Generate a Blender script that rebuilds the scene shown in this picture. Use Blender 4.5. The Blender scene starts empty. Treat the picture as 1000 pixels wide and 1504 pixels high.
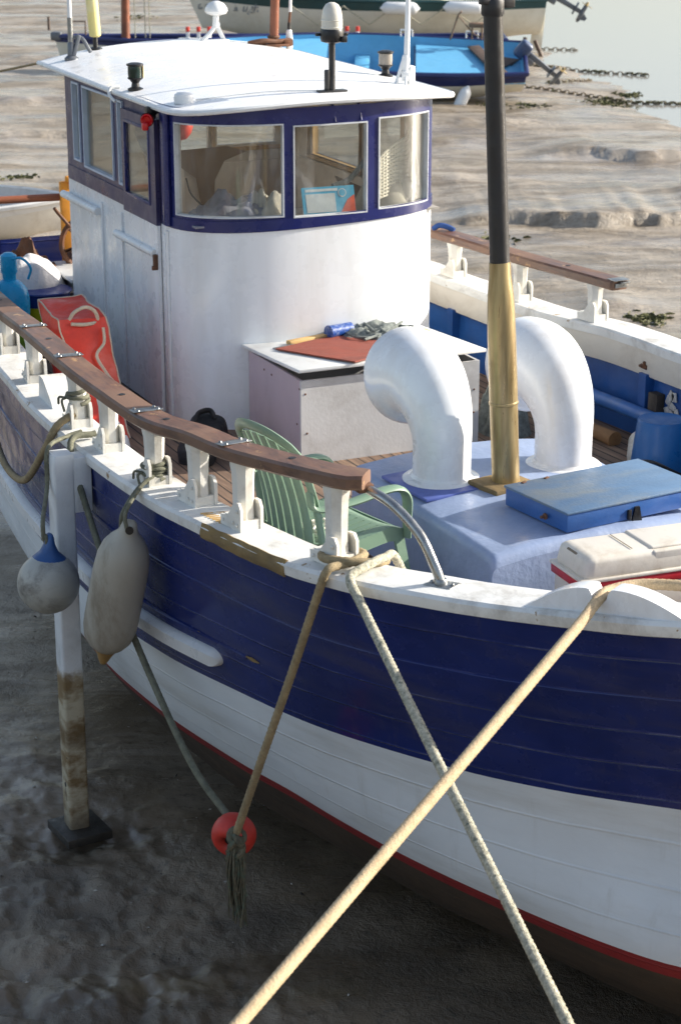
import bpy, bmesh, math, random
import numpy as np
from mathutils import Vector, Matrix, noise
R = math.radians
rnd = random.Random(7)
sc = bpy.context.scene
COL = sc.collection
BASE = {}

# ------------------------------------------------------------------ mesh builder
class MB:
    def __init__(s):
        s.v = []; s.f = []; s.m = []; s.uv = {}
    def add(s, vs, fs, mi=0, mat=None, uvs=None):
        o = len(s.v)
        for i, p in enumerate(vs):
            p = Vector(p)
            s.v.append(mat @ p if mat is not None else p)
            if uvs is not None: s.uv[o + i] = uvs[i]
        for k, f in enumerate(fs):
            s.f.append([o + i for i in f]); s.m.append(mi[k] if isinstance(mi, list) else mi)
        return s
    def box(s, c, size, mi=0, bev=0.0, seg=2, rot=None, jit=0.0, taper=None):
        bm = bmesh.new(); bmesh.ops.create_cube(bm, size=1)
        for v in bm.verts:
            k = 1.0
            if taper and v.co.z > 0: k = taper
            v.co = Vector((v.co.x * size[0] * k, v.co.y * size[1] * k, v.co.z * size[2]))
            if jit: v.co += Vector((rnd.uniform(-jit, jit), rnd.uniform(-jit, jit), rnd.uniform(-jit, jit)))
        if bev > 0: bmesh.ops.bevel(bm, geom=bm.edges[:], offset=bev, segments=seg, affect='EDGES', profile=.5)
        M = Matrix.Translation(Vector(c)) @ (rot.to_4x4() if rot is not None else Matrix.Identity(4))
        bm.verts.index_update()
        s.add([v.co.copy() for v in bm.verts], [[v.index for v in f.verts] for f in bm.faces], mi, M)
        bm.free(); return s
    def tube(s, pts, r, n=10, mi=0, caps=True, closed=False, flat=None, ref=None, lay=None, uvr=None):
        """swept round (or flat = (a, b) elliptic / lay = (strands, turns per metre) laid rope) section"""
        P = [Vector(p) for p in pts]; N = len(P)
        rs = r if isinstance(r, (list, tuple)) else [r] * N
        T = []
        for i in range(N):
            a = P[(i - 1) % N] if (closed or i > 0) else P[i]
            b = P[(i + 1) % N] if (closed or i < N - 1) else P[i]
            T.append((b - a).normalized())
        up = Vector(ref) if ref is not None else (Vector((0, 0, 1)) if abs(T[0].z) < .9 else Vector((1, 0, 0)))
        nx = (up - T[0] * up.dot(T[0])).normalized()
        vs = []; d = 0
        for i in range(N):
            if i > 0: d += (P[i] - P[i - 1]).length
            if ref is not None:
                nx = (Vector(ref) - T[i] * Vector(ref).dot(T[i])).normalized()
            else:
                nx = (nx - T[i] * nx.dot(T[i]))
                nx = nx.normalized() if nx.length > 1e-6 else T[i].orthogonal().normalized()
            ny = T[i].cross(nx)
            for k in range(n):
                a = 2 * math.pi * k / n
                q = rs[i]
                if lay: q = rs[i] * (1 + .17 * abs(math.cos(lay[0] * .5 * (a - d * lay[1] * 2 * math.pi))) - .1)
                ca, sa = math.cos(a), math.sin(a)
                if flat: vs.append(P[i] + nx * ca * flat[0] * q + ny * sa * flat[1] * q)
                else: vs.append(P[i] + nx * ca * q + ny * sa * q)
        fs = []
        for i in range(N if closed else N - 1):
            j = (i + 1) % N
            for k in range(n):
                l = (k + 1) % n
                fs.append([i * n + k, i * n + l, j * n + l, j * n + k])
        if caps and not closed:
            fs.append([k for k in range(n)][::-1]); fs.append([(N - 1) * n + k for k in range(n)])
        return s.add(vs, fs, mi)
    def lathe(s, prof, o=(0, 0, 0), axis=(0, 0, 1), n=24, mi=0, cap0=True, cap1=True):
        ax = Vector(axis).normalized(); q = Vector((0, 0, 1)).rotation_difference(ax)
        M = Matrix.Translation(Vector(o)) @ q.to_matrix().to_4x4()
        vs = []; fs = []
        for r, z in prof:
            for k in range(n):
                a = 2 * math.pi * k / n; vs.append((r * math.cos(a), r * math.sin(a), z))
        for i in range(len(prof) - 1):
            for k in range(n):
                l = (k + 1) % n; fs.append([i * n + k, i * n + l, (i + 1) * n + l, (i + 1) * n + k])
        if cap0: fs.append([k for k in range(n)][::-1])
        if cap1: fs.append([(len(prof) - 1) * n + k for k in range(n)])
        return s.add(vs, fs, mi, M)
    def prism(s, outline, o, ex, ey, th, mi=0):
        """outline in the plane (ex, ey) through o, thickened to both sides by the vector th / 2"""
        o = Vector(o); ex = Vector(ex); ey = Vector(ey); th = Vector(th); n = len(outline)
        vs = [o + ex * a + ey * b - th * .5 for a, b in outline] + [o + ex * a + ey * b + th * .5 for a, b in outline]
        fs = [list(range(n))[::-1], [n + i for i in range(n)]]
        for i in range(n):
            j = (i + 1) % n; fs.append([i, j, n + j, n + i])
        return s.add(vs, fs, mi)
    def grid(s, G, mi=0, closed=False, uvs=None):
        """rows of points -> quads"""
        nr = len(G); nc = len(G[0]); vs = [p for row in G for p in row]
        fs = []
        for i in range(nr - 1):
            for j in range(nc if closed else nc - 1):
                k = (j + 1) % nc; fs.append([i * nc + j, i * nc + k, (i + 1) * nc + k, (i + 1) * nc + j])
        return s.add(vs, fs, mi, uvs=uvs)
    def slab(s, G, off, mi=0):
        """a sheet of points with thickness: off = vector or function(point) -> vector"""
        fn = off if callable(off) else (lambda p: Vector(off))
        nr = len(G); nc = len(G[0])
        A = [Vector(p) for row in G for p in row]; Bv = [p + fn(p) for p in A]; n = len(A)
        fs = []
        for i in range(nr - 1):
            for j in range(nc - 1):
                q = [i * nc + j, i * nc + j + 1, (i + 1) * nc + j + 1, (i + 1) * nc + j]
                fs.append(q); fs.append([x + n for x in q][::-1])
        def side(a, b): fs.append([a, b, b + n, a + n])
        for j in range(nc - 1):
            side(j + 1, j); side((nr - 1) * nc + j, (nr - 1) * nc + j + 1)
        for i in range(nr - 1):
            side(i * nc, (i + 1) * nc); side((i + 1) * nc + nc - 1, i * nc + nc - 1)
        return s.add(A + Bv, fs, mi)
    def build(s, name, mats, parent=None, label=None, kind=None, smooth=True, ang=38, base=None, fix=True):
        me = bpy.data.meshes.new(name)
        b = Vector(base) if base is not None else (BASE.get(parent.name, Vector()) if parent else Vector())
        me.from_pydata([tuple(p - b) for p in s.v], [], s.f)
        if not isinstance(mats, (list, tuple)): mats = [mats]
        for m in mats: me.materials.append(m)
        me.polygons.foreach_set('material_index', s.m)
        if s.uv:
            ul = me.uv_layers.new(name='UVMap')
            for lp in me.loops: ul.data[lp.index].uv = s.uv.get(lp.vertex_index, (0, 0))
        bm = bmesh.new(); bm.from_mesh(me)
        if fix: bmesh.ops.recalc_face_normals(bm, faces=bm.faces[:])
        if smooth:
            ca = R(ang)
            for f in bm.faces: f.smooth = True
            for e in bm.edges:
                if len(e.link_faces) == 2 and e.calc_face_angle(0) > ca: e.smooth = False
        bm.to_mesh(me); bm.free()
        o = bpy.data.objects.new(name, me); COL.objects.link(o)
        if parent is not None:
            o.parent = parent; BASE[o.name] = b
        else:
            o.location = b; BASE[o.name] = b
        if label: o['label'] = label
        if kind: o['kind'] = kind
        return o

def thing(name, label, cat, base, group=None):
    o = bpy.data.objects.new(name, None); COL.objects.link(o); o.location = base
    o.empty_display_size = .2
    BASE[o.name] = Vector(base); o['label'] = label; o['category'] = cat
    if group: o['group'] = group
    return o
def tag(o, label, cat, group=None):
    o['label'] = label; o['category'] = cat
    if group: o['group'] = group
    return o

def spline(pts, n):
    """Catmull-Rom through the points, n samples a span"""
    P = [Vector(p) for p in pts]; out = []
    for i in range(len(P) - 1):
        a = P[i - 1] if i > 0 else P[i] * 2 - P[i + 1]
        b, c = P[i], P[i + 1]
        d = P[i + 2] if i + 2 < len(P) else c * 2 - b
        for k in range(n):
            t = k / n
            out.append(.5 * ((2 * b) + (c - a) * t + (2 * a - 5 * b + 4 * c - d) * t * t + (3 * b - a - 3 * c + d) * t ** 3))
    out.append(P[-1]); return out
def line(a, b, n): return [Vector(a).lerp(Vector(b), i / n) for i in range(n + 1)]
def sag(a, b, d, n=24):
    return [Vector(a).lerp(Vector(b), i / n) - Vector((0, 0, d * 4 * (i / n) * (1 - i / n))) for i in range(n + 1)]
def resample(pts, step):
    P = [Vector(p) for p in pts]; out = [P[0]]; acc = 0
    for a, b in zip(P, P[1:]):
        L = (b - a).length
        if L < 1e-9: continue
        d = step - acc
        while d <= L:
            out.append(a + (b - a) * (d / L)); d += step
        acc = L - (d - step)
    out.append(P[-1]); return out
def interp(x, T):
    """monotone cubic through the table T = [(x, y)]"""
    xs = [t[0] for t in T]; ys = [t[1] for t in T]; n = len(xs)
    if x <= xs[0]: return ys[0]
    if x >= xs[-1]: return ys[-1]
    i = 0
    while xs[i + 1] < x: i += 1
    dl = [(ys[k + 1] - ys[k]) / (xs[k + 1] - xs[k]) for k in range(n - 1)]
    def m(k):
        if k == 0: return dl[0]
        if k == n - 1: return dl[-1]
        if dl[k - 1] * dl[k] <= 0: return 0
        return 2 * dl[k - 1] * dl[k] / (dl[k - 1] + dl[k])
    h = xs[i + 1] - xs[i]; t = (x - xs[i]) / h
    return ((2 * t ** 3 - 3 * t ** 2 + 1) * ys[i] + (t ** 3 - 2 * t ** 2 + t) * h * m(i)
            + (-2 * t ** 3 + 3 * t ** 2) * ys[i + 1] + (t ** 3 - t ** 2) * h * m(i + 1))
def nz(p, s=1.0, o=0.0): return noise.noise(Vector((p[0] * s + o, p[1] * s - o, (p[2] if len(p) > 2 else 0) * s + o * .3)))
def smooth01(a, b, x):
    t = min(1, max(0, (x - a) / (b - a))); return t * t * (3 - 2 * t)

# ------------------------------------------------------------------ materials
def srgb(r, g, b):
    f = lambda c: (c / 255) / 12.92 if c <= 10 else (((c / 255) + .055) / 1.055) ** 2.4
    return (f(r), f(g), f(b), 1)
class NT:
    def __init__(s, name):
        s.m = bpy.data.materials.new(name); s.m.use_nodes = True; s.t = s.m.node_tree
        for n in list(s.t.nodes): s.t.nodes.remove(n)
        s.out = s.t.nodes.new('ShaderNodeOutputMaterial')
    def n(s, typ, **kw):
        o = s.t.nodes.new('ShaderNode' + typ)
        for k, v in kw.items():
            if k.startswith('i_'):
                o.inputs[k[2:].replace('_', ' ')].default_value = v
            else: setattr(o, k, v)
        return o
    def l(s, a, b): s.t.links.new(a, b)
    def coord(s, kind='Object', scale=(1, 1, 1), rot=(0, 0, 0)):
        c = s.n('TexCoord'); m = s.n('Mapping'); s.l(c.outputs[kind], m.inputs['Vector'])
        m.inputs['Scale'].default_value = scale; m.inputs['Rotation'].default_value = rot
        return m.outputs['Vector']
    def noise(s, vec, scale, detail=4, rough=.55, dist=0):
        o = s.n('TexNoise'); s.l(vec, o.inputs['Vector'])
        o.inputs['Scale'].default_value = scale; o.inputs['Detail'].default_value = detail
        o.inputs['Roughness'].default_value = rough; o.inputs['Distortion'].default_value = dist
        return o.outputs['Fac']
    def ramp(s, fac, a, b, va=0.0, vb=1.0):
        o = s.n('MapRange'); o.interpolation_type = 'SMOOTHSTEP'; s.l(fac, o.inputs['Value'])
        o.inputs['From Min'].default_value = a; o.inputs['From Max'].default_value = b
        o.inputs['To Min'].default_value = va; o.inputs['To Max'].default_value = vb
        return o.outputs['Result']
    def mix(s, fac, a, b, blend='MIX'):
        o = s.n('Mix', data_type='RGBA', blend_type=blend)
        for sock, v in ((o.inputs[0], fac), (o.inputs[6], a), (o.inputs[7], b)):
            if isinstance(v, (int, float)): sock.default_value = v
            elif isinstance(v, tuple): sock.default_value = v
            else: s.l(v, sock)
        return o.outputs[2]
    def math(s, op, a, b=0.0, c=None, clamp=False):
        o = s.n('Math', operation=op, use_clamp=clamp)
        for i, v in enumerate((a, b) if c is None else (a, b, c)):
            if isinstance(v, (int, float)): o.inputs[i].default_value = v
            else: s.l(v, o.inputs[i])
        return o.outputs[0]
    def bump(s, h, strength=.3, dist=.01, nrm=None):
        o = s.n('Bump'); o.inputs['Strength'].default_value = strength; o.inputs['Distance'].default_value = dist
        s.l(h, o.inputs['Height'])
        if nrm is not None: s.l(nrm, o.inputs['Normal'])
        return o.outputs['Normal']
    def finish(s, col, rough=.5, metal=0.0, normal=None, spec=.5, coat=0.0, **kw):
        p = s.n('BsdfPrincipled')
        for k, v in (('Base Color', col), ('Roughness', rough), ('Metallic', metal), ('Specular IOR Level', spec), ('Coat Weight', coat)):
            if isinstance(v, (int, float, tuple)): p.inputs[k].default_value = v
            else: s.l(v, p.inputs[k])
        for k, v in kw.items(): p.inputs[k.replace('_', ' ')].default_value = v
        if normal is not None: s.l(normal, p.inputs['Normal'])
        s.l(p.outputs[0], s.out.inputs['Surface']); return s.m

def paint(name, base, rough=.45, var=.12, vscale=5, dirt=None, damt=.4, dscale=3, chip=None, cth=.66, cscale=9,
          bump=.15, bscale=60, stretch=(1, 1, 1), metal=0.0, spec=.5, coat=0.0, rvar=.12, bdist=.004, fine=0.0):
    t = NT(name); v = t.coord('Object', stretch); v1 = t.coord()
    c = t.mix(t.ramp(t.noise(v, vscale), .25, .75), tuple(x * (1 - var) for x in base[:3]) + (1,), tuple(min(1, x * (1 + var)) for x in base[:3]) + (1,))
    if fine: c = t.mix(t.ramp(t.noise(v1, 180, 2), .3, .7, 0, fine), c, tuple(x * .5 for x in base[:3]) + (1,))
    if dirt is not None:
        d = t.ramp(t.noise(v, dscale, 7, .68, .3), .45, .72, 0, damt); c = t.mix(d, c, dirt)
    r = t.ramp(t.noise(v1, vscale * 2.3), .3, .7, max(.03, rough - rvar), min(1, rough + rvar))
    h = t.noise(v1, bscale, 3)
    if chip is not None:
        k = t.ramp(t.noise(v, cscale, 9, .7, .2), cth, cth + .02); c = t.mix(k, c, chip)
        r = t.mix(k, r, (.85, .85, .85, 1)); h = t.math('SUBTRACT', h, t.math('MULTIPLY', k, .8))
    return t.finish(c, r, metal, t.bump(h, bump, bdist), spec, coat)
M = {}
TAN = srgb(150, 122, 84); GRIME = srgb(95, 88, 74); BAREW = srgb(158, 132, 96); RUST = srgb(120, 62, 30)
M['white'] = paint('white_gloss_paint', srgb(228, 230, 230), .35, .04, 4, GRIME, .16, 2.5, bump=.2, bscale=35)
M['wh_white'] = paint('wheelhouse_white_paint', srgb(229, 232, 234), .30, .03, 3, srgb(150, 138, 120), .24, 2.2, srgb(150, 130, 104), .775, 9, stretch=(1, 1, .16), bump=.06, bscale=9, bdist=.004)
M['cap'] = paint('weathered_white_cap_paint', srgb(226, 226, 222), .5, .05, 5, srgb(120, 108, 88), .5, 4.5, BAREW, .645, 6, bump=.3, bscale=50)
M['post'] = paint('flaking_white_post_paint', srgb(224, 222, 214), .5, .05, 6, srgb(140, 124, 98), .4, 5, srgb(150, 122, 84), .70, 11, bump=.35, bscale=60)
M['fascia'] = paint('cream_white_fascia_paint', srgb(220, 214, 202), .5, .06, 3, srgb(140, 118, 92), .35, 3, srgb(70, 58, 46), .745, 7, stretch=(.5, 1, 1))
M['bare'] = paint('bare_weathered_wood', srgb(138, 116, 76), .85, .25, 12, srgb(86, 74, 58), .6, 8, stretch=(.25, 1, 1), bump=.5, bscale=90)
M['navy'] = paint('navy_trim_paint', srgb(27, 35, 94), .28, .1, 3, srgb(70, 70, 110), .2, 2, bump=.1)
M['navy_side'] = paint('navy_trim_side_sheen_paint', srgb(52, 50, 86), .35, .1, 3, srgb(96, 86, 104), .35, 2, bump=.1)  # side copy of the navy, greyed: reflected light put into the colour
M['steel'] = paint('galvanised_steel', srgb(150, 152, 152), .38, .12, 20, srgb(90, 84, 74), .4, 14, metal=.85, bump=.1)
M['tube_steel'] = paint('polished_tube_steel', srgb(165, 165, 162), .26, .08, 14, srgb(110, 104, 94), .3, 20, metal=.95, bump=.05)
M['black'] = paint('black_mast_paint', srgb(38, 38, 40), .42, .15, 8, srgb(70, 68, 66), .25, 6, bump=.15)
M['blackp'] = paint('black_plastic', srgb(24, 24, 26), .4, .15, 20, srgb(60, 58, 54), .3, 9)
M['cowl'] = paint('white_enamel', srgb(234, 236, 238), .28, .025, 3, srgb(160, 140, 116), .3, 2.6, srgb(140, 92, 60), .765, 12, stretch=(1, 1, .45), bump=.2, bscale=12, bdist=.006, coat=.2)
M['casing'] = paint('lilac_blue_deck_paint', srgb(146, 162, 192), .42, .1, 3.5, srgb(114, 130, 162), .45, 2.5, srgb(196, 202, 224), .72, 10, bump=.4, bscale=34, bdist=.006)
M['lid'] = paint('worn_blue_hatch_paint', srgb(84, 114, 146), .55, .12, 4, srgb(122, 128, 128), .85, 1.8, BAREW, .735, 12, stretch=(1.6, .6, 1), bump=.35)
M['lid_side'] = paint('blue_hatch_side_paint', srgb(52, 94, 156), .42, .1, 4, srgb(36, 66, 130), .4, 3, srgb(170, 156, 132), .735, 16)
M['bulwark'] = paint('bulwark_blue_paint', srgb(34, 82, 146), .4, .14, 3, srgb(20, 52, 110), .5, 2.5, srgb(150, 158, 160), .75, 5, bump=.25)
M['dark_wood'] = paint('dark_bare_timber', srgb(62, 54, 48), .8, .3, 10, srgb(100, 90, 74), .4, 9, stretch=(1, 1, .3), bump=.5)
M['boxply'] = paint('grey_white_plywood', srgb(198, 198, 198), .55, .05, 3, srgb(146, 140, 134), .5, 2.4, srgb(160, 140, 110), .77, 14, bump=.25, bscale=45)
M['boxlid'] = paint('white_locker_lid_paint', srgb(230, 230, 226), .45, .04, 4, srgb(160, 150, 134), .35, 3.5)
M['mat'] = paint('rust_red_board', srgb(138, 66, 50), .75, .14, 5, srgb(104, 56, 46), .5, 4, bump=.4, bscale=120)
M['chair'] = paint('sage_green_plastic', srgb(114, 140, 119), .42, .05, 4, srgb(92, 110, 90), .4, 3, bump=.08)
M['tarp'] = paint('red_coated_fabric', srgb(226, 64, 40), .42, .1, 4, srgb(130, 36, 32), .4, 3, bump=.7, bscale=9, bdist=.012)
M['rope_tan'] = paint('tan_braided_rope', srgb(206, 182, 146), .85, .12, 30, srgb(150, 126, 94), .5, 8, bump=.9, bscale=160, fine=.5)
M['rope_grey'] = paint('speckled_grey_rope', srgb(196, 190, 168), .9, .35, 70, srgb(84, 92, 80), .95, 42, bump=1, bscale=200, fine=.6)
M['rope_old'] = paint('weathered_fawn_rope', srgb(166, 148, 114), .9, .2, 40, srgb(108, 96, 74), .5, 10, bump=.8, bscale=240, fine=.4)
M['rope_green'] = paint('slimy_green_grey_rope', srgb(122, 122, 104), .9, .25, 30, srgb(60, 62, 50), .6, 9, bump=.8, bscale=240, fine=.4)
M['fray'] = paint('frayed_muddy_rope', srgb(104, 98, 80), .95, .35, 40, srgb(60, 118, 108), .5, 22, bump=1, bscale=260)
M['fender'] = paint('grubby_white_vinyl', srgb(170, 166, 154), .5, .1, 4, srgb(104, 90, 68), .75, 3.2, stretch=(1, 1, .4), bump=.12)
M['fend_tip'] = paint('yellowed_vinyl', srgb(160, 128, 78), .5, .15, 10, GRIME, .3, 6)
M['ball'] = paint('scuffed_white_ball_vinyl', srgb(172, 172, 164), .42, .08, 4, srgb(72, 68, 66), .9, 3.6, stretch=(1, 1, 1.3), bump=.1)
M['ball_cap'] = paint('blue_vinyl_neck', srgb(40, 82, 138), .45, .1, 8, GRIME, .2, 6)
M['buoy'] = paint('orange_red_buoy', srgb(206, 62, 50), .5, .1, 7, srgb(130, 50, 44), .35, 6, bump=.15)
M['mud_stain'] = paint('muddy_leg_paint', srgb(186, 178, 152), .6, .12, 5, srgb(106, 86, 56), .95, 3.2, stretch=(1, 1, 1.6), bump=.3)
M['foot'] = paint('muddy_steel_plate', srgb(52, 50, 46), .5, .3, 9, srgb(84, 78, 70), .4, 8, bump=.5)
M['interior'] = paint('wheelhouse_inside_paint', srgb(214, 202, 190), .6, .06, 3, srgb(140, 118, 98), .6, 1.3)
M['interior_wood'] = paint('worn_interior_wood', srgb(176, 142, 96), .6, .15, 7, srgb(110, 78, 50), .5, 6, stretch=(.4, 1, 1))
M['grey_cloth'] = paint('grey_cloth', srgb(136, 136, 146), .9, .15, 9, srgb(90, 90, 100), .4, 6, bump=.4, bscale=160)
M['cream_cloth'] = paint('cream_cloth', srgb(186, 180, 168), .9, .12, 8, srgb(130, 124, 116), .5, 6, bump=.4, bscale=160)
M['net'] = paint('white_string_net', srgb(218, 212, 198), .9, .1, 20)
M['cyan'] = paint('cyan_card', srgb(60, 166, 206), .4, .04, 8)
M['paper'] = paint('printed_paper', srgb(206, 212, 214), .45, .05, 22, srgb(150, 176, 190), .4, 16)
M['orange_pic'] = paint('red_print', srgb(214, 92, 66), .45, .15, 18)
M['coolwhite'] = paint('dirty_white_plastic', srgb(218, 212, 200), .5, .04, 4, srgb(156, 138, 112), .5, 4.5, bump=.15)
M['coolred'] = paint('red_stripe_plastic', srgb(186, 34, 48), .45, .08, 5, srgb(120, 30, 36), .3, 5)
M['bucket'] = paint('blue_bucket_plastic', srgb(28, 98, 160), .38, .06, 4, srgb(20, 60, 110), .3, 4)
M['jug'] = paint('milky_plastic_jug', srgb(200, 196, 186), .3, .1, 6, srgb(150, 140, 120), .4, 8)
M['log'] = paint('bark_brown_log', srgb(150, 112, 74), .85, .22, 10, srgb(94, 70, 50), .5, 6, stretch=(.35, 1, 1), bump=.5)
M['pipe'] = paint('blue_painted_pipe', srgb(52, 104, 170), .45, .1, 6, srgb(110, 128, 150), .45, 5)
M['bag_black'] = paint('black_nylon', srgb(26, 26, 28), .7, .2, 12, srgb(58, 56, 56), .3, 8, bump=.5, bscale=60)
M['gas'] = paint('bright_blue_gas_bottle', srgb(34, 168, 220), .3, .05, 5, srgb(20, 110, 160), .3, 5)
M['gas_label'] = paint('green_yellow_label', srgb(150, 190, 60), .4, .2, 9)
M['sack'] = paint('white_plastic_sack', srgb(214, 212, 212), .4, .06, 5, srgb(160, 156, 158), .5, 5, bump=.8, bscale=14, bdist=.02)
M['tub'] = paint('navy_tub_plastic', srgb(34, 50, 120), .4, .08, 6)
M['tub_yellow'] = paint('olive_yellow_print', srgb(190, 180, 34), .4, .1, 8)
M['chest'] = paint('white_chest_enamel', srgb(222, 220, 216), .4, .05, 4, srgb(150, 140, 128), .4, 3)
M['orange'] = paint('orange_ply', srgb(232, 158, 58), .55, .08, 4, srgb(180, 110, 50), .4, 4)
M['boom'] = paint('varnished_red_spar', srgb(138, 82, 58), .45, .15, 6, srgb(90, 58, 44), .5, 4, stretch=(1, .3, 1))
M['rusty'] = paint('rusty_iron', srgb(96, 66, 48), .8, .25, 14, srgb(140, 84, 50), .5, 10, bump=.5)
M['green_lens'] = paint('dark_green_lens', srgb(18, 42, 36), .2, .1, 8)
M['red_lens'] = paint('red_lens', srgb(190, 24, 28), .25, .08, 8)
M['clear_lens'] = paint('frosted_clear_lens', srgb(212, 208, 196), .18, .06, 12, srgb(170, 160, 140), .3, 10)
M['smoke_lens'] = paint('greyed_lens', srgb(150, 142, 132), .3, .1, 10)
M['yellow_tube'] = paint('yellowed_reflector_tube', srgb(226, 212, 140), .4, .08, 6, srgb(236, 232, 210), .6, 4)
M['blue_can'] = paint('blue_tin', srgb(36, 76, 150), .35, .15, 20, srgb(190, 200, 214), .5, 40)
M['pine'] = paint('pale_pine', srgb(206, 170, 112), .7, .1, 6, srgb(160, 122, 74), .4, 5, stretch=(.3, 1, 1))
M['net_grey'] = paint('grey_green_net_heap', srgb(124, 130, 126), .95, .3, 30, srgb(70, 76, 72), .6, 16, bump=1, bscale=120)
M['blue_cloth'] = paint('blue_twine', srgb(36, 70, 130), .8, .1, 10)
M['far_white'] = paint('far_hull_white', srgb(222, 218, 204), .4, .04, 1.5, srgb(170, 160, 130), .35, 1.2)
M['far_green'] = paint('dark_green_topsides', srgb(36, 72, 74), .4, .1, 2)
M['far_navy'] = paint('far_navy_hull', srgb(34, 44, 92), .4, .1, 2)
M['sky_blue'] = paint('light_blue_boat_inside', srgb(100, 172, 212), .5, .07, 3, srgb(60, 120, 170), .25, 3)
M['far_dark'] = paint('dark_antifouling', srgb(44, 42, 44), .7, .2, 3)
M['teak'] = paint('silvered_teak', srgb(122, 98, 78), .7, .15, 8)
M['weed'] = paint('green_brown_weed', srgb(74, 76, 38), .8, .35, 8, srgb(40, 36, 22), .5, 10, bump=.6, bscale=40)
M['chain'] = paint('rusty_chain', srgb(108, 96, 78), .8, .3, 12, srgb(104, 106, 66), .4, 6)
M['alloy'] = paint('grey_alloy', srgb(104, 108, 114), .4, .12, 8, metal=.4)
M['engine'] = paint('grey_blue_engine_cowl', srgb(70, 84, 112), .35, .1, 8)
M['brown_dark'] = paint('dark_brown_board', srgb(86, 70, 60), .7, .15, 5)

def brass_mat():
    t = NT('tarnished_brass'); v = t.coord('Object', (1, 1, .12)); v1 = t.coord()
    c = t.mix(t.ramp(t.noise(v, 16, 5), .35, .7), srgb(186, 166, 122), srgb(138, 118, 80))
    c = t.mix(t.ramp(t.noise(v1, 5, 6), .5, .75, 0, .6), c, srgb(112, 96, 62))
    r = t.ramp(t.noise(v, 30, 4), .3, .7, .26, .46)
    return t.finish(c, r, .5, t.bump(t.noise(v1, 30, 3), .12, .003))
M['brass'] = brass_mat()

def rail_mat():
    t = NT('varnished_rail_wood'); v = t.coord('Object', (.14, 1, 1)); v1 = t.coord()
    g = t.noise(v, 34, 6, .65, .6)
    c = t.mix(t.ramp(g, .3, .72), srgb(120, 84, 64), srgb(78, 55, 45))
    w = t.ramp(t.noise(v1, 2.2, 6, .62), .42, .62)
    c = t.mix(t.math('MULTIPLY', w, .85), c, srgb(126, 98, 80))
    k = t.ramp(t.noise(t.coord('Object', (.5, 1, 1)), 11, 8, .7), .62, .66); c = t.mix(k, c, srgb(172, 134, 92))
    r = t.ramp(w, 0, 1, .38, .62)
    return t.finish(c, r, 0, t.bump(g, .3, .003))
M['rail'] = rail_mat()

def deck_mat():
    t = NT('deck_planking'); v = t.coord('Object'); vs = t.coord('Object', (.1, 1, 1))
    sx = t.n('SeparateXYZ'); t.l(v, sx.inputs[0])
    f = t.math('FRACT', t.math('MULTIPLY', sx.outputs[1], 13.3))
    seam = t.math('LESS_THAN', t.math('ABSOLUTE', t.math('SUBTRACT', f, .5)), .07)
    idx = t.math('FLOOR', t.math('ADD', t.math('MULTIPLY', sx.outputs[1], 13.3), .5))
    wn = t.n('TexWhiteNoise', noise_dimensions='1D'); t.l(idx, wn.inputs['W'])
    c = t.mix(t.ramp(t.noise(vs, 26, 5), .3, .7), srgb(146, 120, 98), srgb(108, 88, 74))
    c = t.mix(t.math('MULTIPLY', wn.outputs['Value'], .35), c, srgb(92, 74, 64))
    c = t.mix(t.ramp(t.noise(v, 1.6, 6), .45, .7, 0, .5), c, srgb(84, 66, 56))
    c = t.mix(seam, c, srgb(36, 30, 28))
    h = t.math('SUBTRACT', t.noise(vs, 50, 3), t.math('MULTIPLY', seam, 1.2))
    return t.finish(c, .75, 0, t.bump(h, .5, .006))
M['deck'] = deck_mat()

def hull_mat(name, base, seamcol, rough, dirt, damt, var=.1, seam=.5, coat=0.0, spec=.5):
    """plank seams follow the U (along) V (girth, in planks) map of the hull mesh"""
    t = NT(name); uv = t.n('UVMap'); sx = t.n('SeparateXYZ'); t.l(uv.outputs[0], sx.inputs[0])
    v1 = t.coord()
    wob = t.math('MULTIPLY', t.math('SUBTRACT', t.noise(v1, 1.7, 2), .5), .12)
    vv = t.math('ADD', sx.outputs[1], wob)
    f = t.math('ABSOLUTE', t.math('SUBTRACT', t.math('FRACT', vv), .5))
    edge = t.math('LESS_THAN', f, .016)
    brk = t.ramp(t.noise(t.coord('Object', (.7, 1, 1)), 4, 6, .75), .44, .66)
    groove = t.ramp(f, 0, .05, 1, 0)
    stv = t.coord('Object', (.22, .22, 1.6))
    c = t.mix(t.ramp(t.noise(t.coord('Object', (.35, 1, 1)), 4, 6), .3, .7), tuple(x * (1 - var) for x in base[:3]) + (1,), tuple(x * (1 + var) for x in base[:3]) + (1,))
    c = t.mix(t.ramp(t.noise(stv, 3.2, 7, .66), .47, .72, 0, damt), c, dirt)
    # vertical run marks
    c = t.mix(t.ramp(t.noise(t.coord('Object', (1.4, 1.4, .12)), 9, 5, .6), .56, .76, 0, damt * .6), c, dirt)
    c = t.mix(t.math('MULTIPLY', t.math('MULTIPLY', edge, brk), seam), c, seamcol)
    sp = t.ramp(t.noise(t.coord('Object', (1, 1, 2.5)), 36, 5, .7), .70, .72, 0, .5); c = t.mix(sp, c, seamcol)
    r = t.ramp(t.noise(v1, 6, 5), .3, .7, max(.05, rough - .1), rough + .12)
    h = t.math('ADD', t.math('MULTIPLY', groove, -.9), t.math('MULTIPLY', t.noise(t.coord('Object', (.3, 1, 1)), 9, 4), .8))
    n = t.bump(h, .35, .012)
    return t.finish(c, r, 0, n, spec, coat)
M['hull_navy'] = hull_mat('hull_navy_gloss', srgb(26, 41, 102), srgb(120, 126, 156), .22, srgb(62, 64, 96), .8, .18, seam=.6)
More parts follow.
